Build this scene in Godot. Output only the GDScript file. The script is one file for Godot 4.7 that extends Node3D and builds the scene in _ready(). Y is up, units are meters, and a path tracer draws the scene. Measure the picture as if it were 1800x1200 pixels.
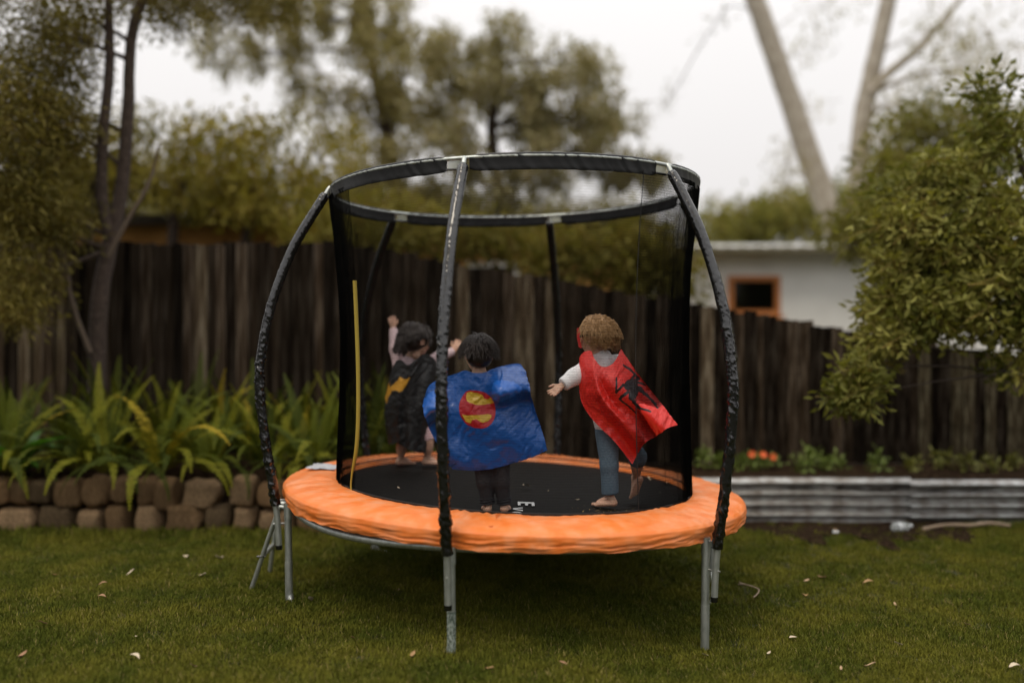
extends Node3D
# A back garden with a trampoline and three children in capes. Metres, y up, the camera looks along -z.

const CAM_H := 1.4
const FOCAL := 1720.0          # in pixels of the 1800 x 1200 photograph
const PITCH := -0.0064         # the horizon lies 11 pixels above the middle
const TC := Vector3(0.013, 0.0, -5.6)   # centre of the trampoline

var rng := RandomNumberGenerator.new()
var used := {}
var M := {}
var fn := FastNoiseLite.new()

func _ready():
	rng.seed = 20
	fn.seed = 5
	fn.noise_type = FastNoiseLite.TYPE_SIMPLEX
	fn.frequency = 1.0
	setup_view()
	make_materials()
	build_ground()
	build_fence()
	build_terrace()
	build_raised_bed()
	build_houses()
	build_trees()
	build_garden_behind()
	build_ferns()
	build_bed_plants()
	build_trampoline()
	build_ladder()
	build_children()
	build_litter()

func setup_view():
	var cam := Camera3D.new()
	cam.name = "camera"
	cam.position = Vector3(0, CAM_H, 0)
	cam.rotation.x = PITCH
	cam.near = 0.05
	cam.far = 900.0
	var lens := CameraAttributesPhysical.new()
	lens.frustum_focal_length = 34.4
	lens.frustum_focus_distance = 4.9
	lens.exposure_aperture = 0.5
	lens.frustum_near = 0.05
	lens.frustum_far = 900.0
	cam.attributes = lens
	cam.fov = 38.46
	add_child(cam)
	cam.current = true
	var we := WorldEnvironment.new()
	we.name = "world_environment"
	var e := Environment.new()
	e.background_mode = Environment.BG_SKY
	var sky := Sky.new()
	var sm := ProceduralSkyMaterial.new()     # an overcast sky: even, brighter overhead than at the horizon
	sm.sky_horizon_color = Color(0.885, 0.872, 0.868)
	sm.sky_top_color = Color(1.44, 1.435, 1.43)
	sm.sky_curve = 1.2
	sm.ground_horizon_color = Color(0.35, 0.34, 0.30)
	sm.ground_bottom_color = Color(0.25, 0.25, 0.2)
	sm.sun_angle_max = 0.1
	sky.sky_material = sm
	e.sky = sky
	e.tonemap_mode = Environment.TONE_MAPPER_LINEAR
	e.tonemap_exposure = 1.0
	e.sdfgi_enabled = true
	e.ssao_enabled = true
	e.ssil_enabled = true
	we.environment = e
	add_child(we)
	var sun := DirectionalLight3D.new()
	sun.name = "sun"
	sun.light_energy = 0.5
	sun.light_angular_distance = 25.0
	sun.light_color = Color(1.0, 0.955, 0.89)
	sun.shadow_enabled = true
	sun.rotation_degrees = Vector3(-58, -32, 0)
	add_child(sun)

# ---------------------------------------------------------------- helpers

func px(u: float, v: float, d: float) -> Vector3:
	# the point at depth d metres that the photograph shows at pixel (u, v)
	var dir := Vector3((u - 900.0) / FOCAL, -(v - 600.0) / FOCAL, -1.0).rotated(Vector3.RIGHT, PITCH)
	return Vector3(0, CAM_H, 0) + dir * (d / -dir.z)

func ground_y(x: float, d: float) -> float:
	return -0.03 - 0.105 * smoothstep(-0.3, 1.0, x) * (1.0 - smoothstep(4.9, 7.0, d)) + 0.008 * fn.get_noise_2d(x * 0.9, d * 0.9)

func pad_y(x: float, d: float) -> float:
	return 0.563 - 0.044 * x + 0.011 * (d - 5.6)

func ring_y(x: float, d: float) -> float:
	return 2.205 + 0.025 * x - 0.0175 * (d - 5.6)

func polar(th: float, r: float) -> Vector3:
	# th in degrees, 0 towards the camera, positive to the right; y left at 0
	var a := deg_to_rad(th)
	return TC + Vector3(sin(a) * r, 0, cos(a) * r)

func numbered(called: String) -> String:
	if not used.has(called):
		used[called] = 0
		return called
	used[called] += 1
	return "%s_%03d" % [called, used[called]]

func thing(called: String, label: String, category: String, at := Vector3.ZERO, group := "") -> Node3D:
	var o := Node3D.new()
	o.name = numbered(called)
	add_child(o)
	o.position = at
	meta(o, label, category, group)
	return o

func meta(o: Node, label: String, category: String, group := "", kind := ""):
	if label: o.set_meta("label", label)
	if category: o.set_meta("category", category)
	if group: o.set_meta("group", group)
	if kind: o.set_meta("kind", kind)

func part(parent: Node3D, called: String, mesh: Mesh, m: Material) -> MeshInstance3D:
	var o := MeshInstance3D.new()
	o.name = called
	o.mesh = mesh
	o.material_override = m
	parent.add_child(o, true)
	return o

func solo(called: String, mesh: Mesh, m: Material) -> MeshInstance3D:
	var o := MeshInstance3D.new()
	o.name = numbered(called)
	o.mesh = mesh
	o.material_override = m
	add_child(o)
	return o

func lin(r: float, g: float, b: float, a := 1.0) -> Color:
	var c := Color(r, g, b).linear_to_srgb()
	c.a = a
	return c

func mat(c: Color, rough := 0.8, metal := 0.0) -> StandardMaterial3D:
	var m := StandardMaterial3D.new()
	m.albedo_color = c
	m.roughness = rough
	m.metallic = metal
	return m

func noise_tex(seed_: int, freq: float, cols: Array, size := 512, fractal := true, oct := 5) -> NoiseTexture2D:
	var n := FastNoiseLite.new()
	n.seed = seed_
	n.frequency = freq
	n.noise_type = FastNoiseLite.TYPE_SIMPLEX_SMOOTH
	n.fractal_type = FastNoiseLite.FRACTAL_FBM if fractal else FastNoiseLite.FRACTAL_RIDGED
	n.fractal_octaves = oct
	var t := NoiseTexture2D.new()
	t.width = size
	t.height = size
	t.seamless = true
	t.noise = n
	if cols.size() > 0:
		var g := Gradient.new()
		var offs := PackedFloat32Array()
		var cs := PackedColorArray()
		for i in cols.size():
			offs.append(cols[i][0])
			cs.append(cols[i][1])
		g.offsets = offs
		g.colors = cs
		t.color_ramp = g
	return t

func normal_tex(seed_: int, freq: float, strength: float, size := 512, ridged := false, oct := 4) -> NoiseTexture2D:
	var t := noise_tex(seed_, freq, [], size, not ridged, oct)
	t.as_normal_map = true
	t.bump_strength = strength
	return t

func with_normal(m: StandardMaterial3D, t: Texture2D, s := 1.0) -> StandardMaterial3D:
	m.normal_enabled = true
	m.normal_texture = t
	m.normal_scale = s
	return m

func tri(m: StandardMaterial3D, scale: Vector3, world := false) -> StandardMaterial3D:
	m.uv1_triplanar = true
	m.uv1_world_triplanar = world
	m.uv1_scale = scale
	return m

func arrays_mesh(v: PackedVector3Array, n: PackedVector3Array, idx: PackedInt32Array, uv := PackedVector2Array(), col := PackedColorArray()) -> ArrayMesh:
	var a := []
	a.resize(Mesh.ARRAY_MAX)
	a[Mesh.ARRAY_VERTEX] = v
	a[Mesh.ARRAY_NORMAL] = n
	a[Mesh.ARRAY_INDEX] = idx
	if uv.size() == v.size(): a[Mesh.ARRAY_TEX_UV] = uv
	if col.size() == v.size(): a[Mesh.ARRAY_COLOR] = col
	var m := ArrayMesh.new()
	m.add_surface_from_arrays(Mesh.PRIMITIVE_TRIANGLES, a)
	return m

func vertex_normals(v: PackedVector3Array, idx: PackedInt32Array) -> PackedVector3Array:
	var n := PackedVector3Array()
	n.resize(v.size())
	for i in range(0, idx.size(), 3):
		var a := v[idx[i]]
		var c := (v[idx[i + 2]] - a).cross(v[idx[i + 1]] - a)
		n[idx[i]] += c
		n[idx[i + 1]] += c
		n[idx[i + 2]] += c
	for i in n.size():
		n[i] = n[i].normalized() if n[i].length_squared() > 1e-20 else Vector3.UP
	return n

# soup: {v, i, uv} that several shapes are added to before one mesh is made
func soup() -> Dictionary:
	return {"v": PackedVector3Array(), "i": PackedInt32Array(), "uv": PackedVector2Array(), "n": PackedVector3Array()}

func soup_mesh(s: Dictionary) -> ArrayMesh:
	return arrays_mesh(s.v, s.n, s.i, s.uv)

func add_grid(s: Dictionary, nu: int, nv: int, f: Callable, close_u := false, flip := false):
	# f(u, v) with u, v in 0..1 gives a point; smooth normals
	var v := PackedVector3Array()
	var uv := PackedVector2Array()
	var cu := nu if close_u else nu + 1
	for j in nv + 1:
		for i in cu:
			v.append(f.call(float(i) / nu, float(j) / nv))
			uv.append(Vector2(float(i) / nu, float(j) / nv))
	var idx := PackedInt32Array()
	for j in nv:
		for i in nu:
			var a := j * cu + i
			var b := j * cu + (i + 1) % cu
			var c := a + cu
			var d := b + cu
			if flip:
				idx.append_array([a, b, c, b, d, c])
			else:
				idx.append_array([a, c, b, b, c, d])
	append(s, v, idx, uv)

func append(s: Dictionary, v: PackedVector3Array, idx: PackedInt32Array, uv := PackedVector2Array(), n := PackedVector3Array()):
	if n.size() == 0: n = vertex_normals(v, idx)
	if uv.size() == 0: uv.resize(v.size())
	var base: int = s.v.size()
	s.v.append_array(v)
	s.n.append_array(n)
	s.uv.append_array(uv)
	var k := idx.duplicate()
	for i in k.size(): k[i] += base
	s.i.append_array(k)

func add_tube(s: Dictionary, pts: Array, radii, sides := 8, caps := true, bump = null):
	# a tube through pts; radii is a number or one per point; bump(t, angle) adds to the radius
	var n := pts.size()
	var v := PackedVector3Array()
	var uv := PackedVector2Array()
	var up := Vector3.ZERO
	for j in n:
		var t: Vector3 = (pts[mini(j + 1, n - 1)] - pts[maxi(j - 1, 0)]).normalized()
		if j == 0:
			up = t.cross(Vector3(0.31, 0.2, 0.93)).normalized()
			if up.length() < 0.1: up = t.cross(Vector3.UP).normalized()
		up = (up - t * up.dot(t)).normalized()
		var side := t.cross(up)
		var r: float = radii[j] if radii is Array else radii
		for i in sides:
			var a := TAU * i / sides
			var rad: float = r + (bump.call(float(j) / (n - 1), a) if bump != null else 0.0)
			v.append(pts[j] + (up * cos(a) + side * sin(a)) * rad)
			uv.append(Vector2(float(i) / sides, float(j) / (n - 1)))
	var idx := PackedInt32Array()
	for j in n - 1:
		for i in sides:
			var a := j * sides + i
			var b := j * sides + (i + 1) % sides
			idx.append_array([a, a + sides, b, b, a + sides, b + sides])
	append(s, v, idx, uv)
	if caps:
		for e in 2:
			var cv := PackedVector3Array()
			var ci := PackedInt32Array()
			var o := 0 if e == 0 else (n - 1) * sides
			cv.append(pts[0] if e == 0 else pts[n - 1])
			for i in sides: cv.append(v[o + i])
			for i in sides:
				if e == 0: ci.append_array([0, 1 + i, 1 + (i + 1) % sides])
				else: ci.append_array([0, 1 + (i + 1) % sides, 1 + i])
			append(s, cv, ci)

func tube_mesh(pts: Array, radii, sides := 8, caps := true, bump = null) -> ArrayMesh:
	var s := soup()
	add_tube(s, pts, radii, sides, caps, bump)
	return soup_mesh(s)

func spline(pts: Array, n: int) -> Array:
	# n points along a Catmull-Rom curve through pts
	var out := []
	var k := pts.size() - 1
	for j in n:
		var t := float(j) / (n - 1) * k
		var i := mini(int(t), k - 1)
		out.append(pts[i].cubic_interpolate(pts[i + 1], pts[maxi(i - 1, 0)], pts[mini(i + 2, k)], t - i))
	return out

func add_box(s: Dictionary, at: Vector3, size: Vector3, basis := Basis.IDENTITY, bevel := 0.0):
	# box centred on at, flat faces, uv in metres; bevel cuts the edges
	var h := size * 0.5
	var b := minf(bevel, minf(h.x, minf(h.y, h.z)) * 0.9)
	for ax in 3:
		for sg in [-1.0, 1.0]:
			var n := Vector3.ZERO
			n[ax] = sg
			var p := Vector3.ZERO
			p[(ax + 1) % 3] = 1.0
			var q := Vector3.ZERO
			q[(ax + 2) % 3] = 1.0
			var hp: float = h[(ax + 1) % 3] - b
			var hq: float = h[(ax + 2) % 3] - b
			var c: Vector3 = n * h[ax]
			var v := PackedVector3Array([c - p * hp - q * hq, c + p * hp - q * hq, c + p * hp + q * hq, c - p * hp + q * hq])
			var uv := PackedVector2Array()
			for k in 4:
				uv.append(Vector2(v[k].x + v[k].z, v[k].y) if ax != 1 else Vector2(v[k].x, v[k].z))
			for k in 4: v[k] = at + basis * v[k]
			append(s, v, PackedInt32Array([0, 2, 1, 0, 3, 2] if sg > 0 else [0, 1, 2, 0, 2, 3]), uv)
	if b > 0.0:
		for ax in 3:
			for s1 in [-1.0, 1.0]:
				for s2 in [-1.0, 1.0]:
					var p1 := Vector3.ZERO
					var p2 := Vector3.ZERO
					var a1 := (ax + 1) % 3
					var a2 := (ax + 2) % 3
					p1[a1] = s1 * h[a1]
					p1[a2] = s2 * (h[a2] - b)
					p2[a1] = s1 * (h[a1] - b)
					p2[a2] = s2 * h[a2]
					var e := Vector3.ZERO
					e[ax] = h[ax] - b
					var v2 := PackedVector3Array([at + basis * (p1 - e), at + basis * (p2 - e), at + basis * (p2 + e), at + basis * (p1 + e)])
					append(s, v2, PackedInt32Array([0, 2, 1, 0, 3, 2] if s1 * s2 > 0 else [0, 1, 2, 0, 2, 3]))

func box_mesh(size: Vector3, bevel := 0.0) -> ArrayMesh:
	var s := soup()
	add_box(s, Vector3.ZERO, size, Basis.IDENTITY, bevel)
	return soup_mesh(s)

func many(called: String, mesh: Mesh, m: Material, xf: Array, cols: Array, parent: Node3D = null) -> MultiMeshInstance3D:
	var mm := MultiMesh.new()
	mm.transform_format = MultiMesh.TRANSFORM_3D
	mm.use_colors = true
	mm.mesh = mesh
	mm.instance_count = xf.size()
	var buf := PackedFloat32Array()
	buf.resize(xf.size() * 16)
	for i in xf.size():
		var t: Transform3D = xf[i]
		var c: Color = cols[i]
		var o := i * 16
		var b := t.basis
		buf[o] = b.x.x; buf[o + 1] = b.y.x; buf[o + 2] = b.z.x; buf[o + 3] = t.origin.x
		buf[o + 4] = b.x.y; buf[o + 5] = b.y.y; buf[o + 6] = b.z.y; buf[o + 7] = t.origin.y
		buf[o + 8] = b.x.z; buf[o + 9] = b.y.z; buf[o + 10] = b.z.z; buf[o + 11] = t.origin.z
		buf[o + 12] = c.r; buf[o + 13] = c.g; buf[o + 14] = c.b; buf[o + 15] = 1.0
	mm.buffer = buf
	var o2 := MultiMeshInstance3D.new()
	o2.multimesh = mm
	o2.material_override = m
	if parent:
		o2.name = called
		parent.add_child(o2, true)
	else:
		o2.name = numbered(called)
		add_child(o2)
	return o2

func rr(a: float, b: float) -> float:
	return rng.randf_range(a, b)

# ---------------------------------------------------------------- materials

func make_materials():
	var m: StandardMaterial3D
	# lawn soil under the grass
	m = mat(Color.WHITE, 0.95)
	m.albedo_texture = noise_tex(3, 0.02, [[0.0, lin(0.018, 0.018, 0.007)], [0.5, lin(0.03, 0.034, 0.010)], [1.0, lin(0.055, 0.05, 0.02)]], 1024)
	M.lawn = tri(m, Vector3(0.6, 0.6, 0.6), true)
	m = mat(Color.WHITE, 0.8)
	m.metallic_specular = 0.22
	m.vertex_color_use_as_albedo = true
	m.backlight_enabled = true
	m.backlight = Color(0.35, 0.35, 0.35)
	M.grass = m
	m = mat(Color.WHITE, 0.6)
	m.metallic_specular = 0.28
	m.vertex_color_use_as_albedo = true
	m.backlight_enabled = true
	m.backlight = Color(0.85, 0.85, 0.6)
	M.leaf = m
	m = mat(Color.WHITE, 0.97)
	m.albedo_texture = noise_tex(8, 0.03, [[0.0, lin(0.010, 0.006, 0.0035)], [0.6, lin(0.032, 0.020, 0.012)], [1.0, lin(0.085, 0.058, 0.036)]], 512)
	m.metallic_specular = 0.1
	M.soil = tri(with_normal(m, normal_tex(9, 0.05, 12.0)), Vector3(1.2, 1.2, 1.2), true)
	# weathered fence boards, five tones; uv in metres, grain runs along the height
	M.paling = []
	for k in 6:
		var t: float = [0.24, 0.46, 0.95, 1.55, 0.14, 0.95][k]
		var g: float = [0.0, 0.0, 0.0, 0.05, 0.0, 0.12][k]
		m = mat(Color.WHITE, 0.9)
		m.albedo_texture = noise_tex(20 + k, 0.02, [[0.0, lin(0.018 * t, 0.011 * t, 0.006 * t)], [0.45, lin(0.055 * t, 0.039 * t * (1 + g), 0.026 * t)], [0.72, lin(0.11 * t, 0.086 * t * (1 + g), 0.063 * t)], [1.0, lin(0.18 * t, 0.15 * t, 0.115 * t)]], 512)
		m.metallic_specular = 0.15
		m.uv1_scale = Vector3(2.4, 0.16, 1)
		m.uv1_offset = Vector3(0.17 * k, 0.31 * k, 0)
		M.paling.append(with_normal(m, normal_tex(30 + k, 0.05, 6.0, 256), 0.8))
	# sandstone
	M.stone = []
	for k in 4:
		var c: Vector3 = [Vector3(0.34, 0.21, 0.11), Vector3(0.25, 0.16, 0.085), Vector3(0.40, 0.27, 0.155), Vector3(0.17, 0.12, 0.07)][k]
		m = mat(Color.WHITE, 0.92)
		m.albedo_texture = noise_tex(40 + k, 0.015, [[0.0, lin(c.x * 0.35, c.y * 0.36, c.z * 0.36)], [0.5, lin(c.x * 0.8, c.y * 0.8, c.z * 0.8)], [1.0, lin(c.x * 1.25, c.y * 1.25, c.z * 1.25)]], 256)
		m.metallic_specular = 0.15
		M.stone.append(tri(with_normal(m, normal_tex(44 + k, 0.04, 8.0, 256)), Vector3(2.5, 2.5, 2.5)))
	m = mat(Color.WHITE, 0.38, 0.75)
	m.albedo_texture = noise_tex(50, 0.02, [[0.0, lin(0.14, 0.11, 0.085)], [0.35, lin(0.27, 0.25, 0.23)], [0.65, lin(0.42, 0.42, 0.41)], [1.0, lin(0.50, 0.51, 0.51)]], 512)
	m.roughness_texture = noise_tex(51, 0.03, [[0.0, Color(0.45, 0.45, 0.45)], [1.0, Color(1, 1, 1)]], 256)
	m.roughness = 0.75
	M.iron = tri(m, Vector3(0.7, 2.0, 0.7), true)
	# bark
	m = mat(Color.WHITE, 0.95)
	m.albedo_texture = noise_tex(60, 0.03, [[0.0, lin(0.02, 0.013, 0.009)], [0.5, lin(0.055, 0.036, 0.026)], [1.0, lin(0.11, 0.08, 0.06)]], 512)
	M.bark = tri(with_normal(m, normal_tex(61, 0.05, 14.0)), Vector3(3, 0.7, 3))
	m = mat(Color.WHITE, 0.85)
	m.albedo_texture = noise_tex(62, 0.02, [[0.0, lin(0.20, 0.16, 0.12)], [0.5, lin(0.36, 0.32, 0.26)], [1.0, lin(0.48, 0.44, 0.38)]], 512)
	M.pale_bark = tri(with_normal(m, normal_tex(63, 0.04, 6.0)), Vector3(1.2, 0.3, 1.2))
	# houses
	M.cream_wall = tri(mat(Color.WHITE, 0.9), Vector3(0.3, 0.3, 0.3), true)
	M.cream_wall.albedo_texture = noise_tex(70, 0.01, [[0.0, lin(0.62, 0.61, 0.57)], [1.0, lin(0.78, 0.77, 0.73)]], 256)
	M.tin_roof = tri(mat(Color.WHITE, 0.5), Vector3(0.4, 0.4, 0.4), true)
	M.tin_roof.albedo_texture = noise_tex(71, 0.02, [[0.0, lin(0.32, 0.31, 0.27)], [0.6, lin(0.5, 0.5, 0.47)], [1.0, lin(0.6, 0.6, 0.58)]], 256)
	M.gutter = mat(lin(0.10, 0.085, 0.045), 0.7)
	M.orange_wood = mat(lin(0.42, 0.15, 0.035), 0.7)
	M.ochre_wall = tri(mat(Color.WHITE, 0.9), Vector3(0.4, 0.4, 0.4), true)
	M.ochre_wall.albedo_texture = noise_tex(72, 0.02, [[0.0, lin(0.34, 0.16, 0.04)], [1.0, lin(0.58, 0.30, 0.09)]], 256)
	M.dark_roof = mat(lin(0.035, 0.03, 0.025), 1.0)
	M.dark_roof.metallic_specular = 0.0
	m = mat(Color(0.02, 0.022, 0.02, 0.35), 0.05)
	m.transparency = BaseMaterial3D.TRANSPARENCY_ALPHA
	M.pane = m
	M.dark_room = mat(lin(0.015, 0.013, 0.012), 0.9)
	# trampoline
	m = mat(Color.WHITE, 0.42)
	m.albedo_texture = noise_tex(80, 0.006, [[0.0, lin(0.76, 0.165, 0.022)], [0.35, lin(0.80, 0.21, 0.042)], [0.6, lin(0.81, 0.265, 0.09)], [1.0, lin(0.78, 0.34, 0.18)]], 1024, true, 3)
	m.metallic_specular = 0.4
	M.pad = tri(with_normal(m, normal_tex(81, 0.012, 5.0, 1024, true, 3), 0.12), Vector3(1.1, 1.1, 1.1))
	M.pad_seam = mat(lin(0.62, 0.13, 0.018), 0.5)
	M.patch = tri(with_normal(mat(lin(0.50, 0.51, 0.54), 0.5), normal_tex(82, 0.05, 10.0, 256)), Vector3(5, 5, 5))
	M.vinyl = tri(with_normal(mat(lin(0.005, 0.005, 0.0055), 0.16), normal_tex(83, 0.02, 8.0, 512, true, 2), 0.18), Vector3(4, 2.5, 4))
	M.vinyl.metallic_specular = 0.65
	M.ring_vinyl = mat(lin(0.005, 0.005, 0.0055), 0.42)
	M.ring_vinyl.metallic_specular = 0.45
	M.limb_bark = tri(mat(lin(0.10, 0.072, 0.05), 0.95), Vector3(3, 3, 3))
	m = mat(Color.WHITE, 0.45, 0.85)
	m.albedo_texture = noise_tex(85, 0.03, [[0.0, lin(0.32, 0.35, 0.32)], [0.4, lin(0.48, 0.51, 0.48)], [1.0, lin(0.62, 0.64, 0.62)]], 256)
	M.galv = tri(m, Vector3(4, 1.5, 4))
	m = mat(Color.WHITE, 0.8, 0.3)
	m.albedo_texture = noise_tex(86, 0.06, [[0.0, lin(0.03, 0.03, 0.025)], [0.4, lin(0.12, 0.16, 0.12)], [0.55, lin(0.30, 0.34, 0.30)], [1.0, lin(0.42, 0.45, 0.42)]], 256)
	M.galv_worn = tri(m, Vector3(6, 2.5, 6))
	m = mat(lin(0.008, 0.008, 0.007), 0.8)
	m.metallic_specular = 0.2
	M.net = m
	m = mat(Color.WHITE, 0.6)
	m.albedo_texture = noise_tex(88, 0.05, [[0.0, lin(0.004, 0.0035, 0.003)], [0.75, lin(0.009, 0.008, 0.007)], [1.0, lin(0.028, 0.022, 0.018)]], 512)
	m.metallic_specular = 0.2
	M.mat = tri(m, Vector3(3, 3, 3))
	M.white_print = mat(lin(0.62, 0.62, 0.61), 0.7)
	M.zip = mat(lin(0.34, 0.25, 0.03), 0.7)
	M.bolt = mat(lin(0.5, 0.5, 0.48), 0.35, 0.9)
	m = mat(Color(0.85, 0.88, 0.86, 0.35), 0.2)
	m.transparency = BaseMaterial3D.TRANSPARENCY_ALPHA
	M.clear_film = m
	# people
	m = mat(lin(0.62, 0.37, 0.26), 0.55)
	m.subsurf_scatter_enabled = true
	m.subsurf_scatter_strength = 0.12
	M.skin = m
	M.denim = tri(mat(Color.WHITE, 0.9), Vector3(6, 6, 6))
	M.denim.albedo_texture = noise_tex(90, 0.06, [[0.0, lin(0.05, 0.09, 0.135)], [0.5, lin(0.095, 0.15, 0.205)], [1.0, lin(0.18, 0.25, 0.31)]], 256)
	M.white_cloth = tri(mat(Color.WHITE, 0.9), Vector3(7, 7, 7))
	M.white_cloth.albedo_texture = noise_tex(91, 0.07, [[0.0, lin(0.30, 0.32, 0.38)], [0.17, lin(0.80, 0.80, 0.82)], [1.0, lin(0.84, 0.83, 0.83)]], 256)
	M.pink_cloth = tri(mat(Color.WHITE, 0.9), Vector3(7, 7, 7))
	M.pink_cloth.albedo_texture = noise_tex(92, 0.05, [[0.0, lin(0.42, 0.27, 0.29)], [0.4, lin(0.62, 0.46, 0.48)], [1.0, lin(0.68, 0.54, 0.55)]], 256)
	M.floral_cloth = tri(mat(Color.WHITE, 0.9), Vector3(9, 9, 9))
	M.floral_cloth.albedo_texture = noise_tex(93, 0.06, [[0.0, lin(0.6, 0.07, 0.05)], [0.3, lin(0.62, 0.34, 0.34)], [0.6, lin(0.62, 0.45, 0.48)], [1.0, lin(0.66, 0.56, 0.5)]], 256)
	M.charcoal_cloth = tri(with_normal(mat(lin(0.022, 0.022, 0.026), 0.9), normal_tex(94, 0.06, 6.0, 256)), Vector3(6, 6, 6))
	M.grey_cloth = mat(lin(0.42, 0.47, 0.47), 0.9)
	M.hair_dark = mat(lin(0.020, 0.0115, 0.008), 0.45)
	M.hair_blond = mat(lin(0.36, 0.205, 0.083), 0.45)
	M.red_mask = tri(mat(Color.WHITE, 0.4), Vector3(25, 25, 25))
	M.red_mask.albedo_texture = noise_tex(96, 0.1, [[0.0, lin(0.5, 0.012, 0.02)], [0.7, lin(0.6, 0.02, 0.03)], [0.8, lin(0.6, 0.3, 0.1)], [1.0, lin(0.6, 0.4, 0.2)]], 128)
	M.black_cloth = mat(lin(0.012, 0.012, 0.012), 0.7)
	M.eye_white = mat(lin(0.7, 0.68, 0.66), 0.2)
	M.eye_dark = mat(lin(0.03, 0.02, 0.015), 0.15)
	M.lip = mat(lin(0.42, 0.16, 0.13), 0.5)
	M.cape_lining = mat(lin(0.42, 0.012, 0.012), 0.6)
	# litter
	M.dry_leaf = []
	for k in 4:
		var c2: Vector3 = [Vector3(0.42, 0.29, 0.17), Vector3(0.30, 0.17, 0.09), Vector3(0.55, 0.46, 0.33), Vector3(0.36, 0.22, 0.10)][k]
		M.dry_leaf.append(mat(lin(c2.x, c2.y, c2.z), 0.8))
	M.twig = mat(lin(0.30, 0.22, 0.15), 0.9)
	m = mat(Color(0.9, 0.93, 0.92, 0.3), 0.08)
	m.transparency = BaseMaterial3D.TRANSPARENCY_ALPHA
	M.clear_plastic = m
	M.white_plastic = mat(lin(0.65, 0.67, 0.68), 0.35)

# ---------------------------------------------------------------- setting

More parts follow.
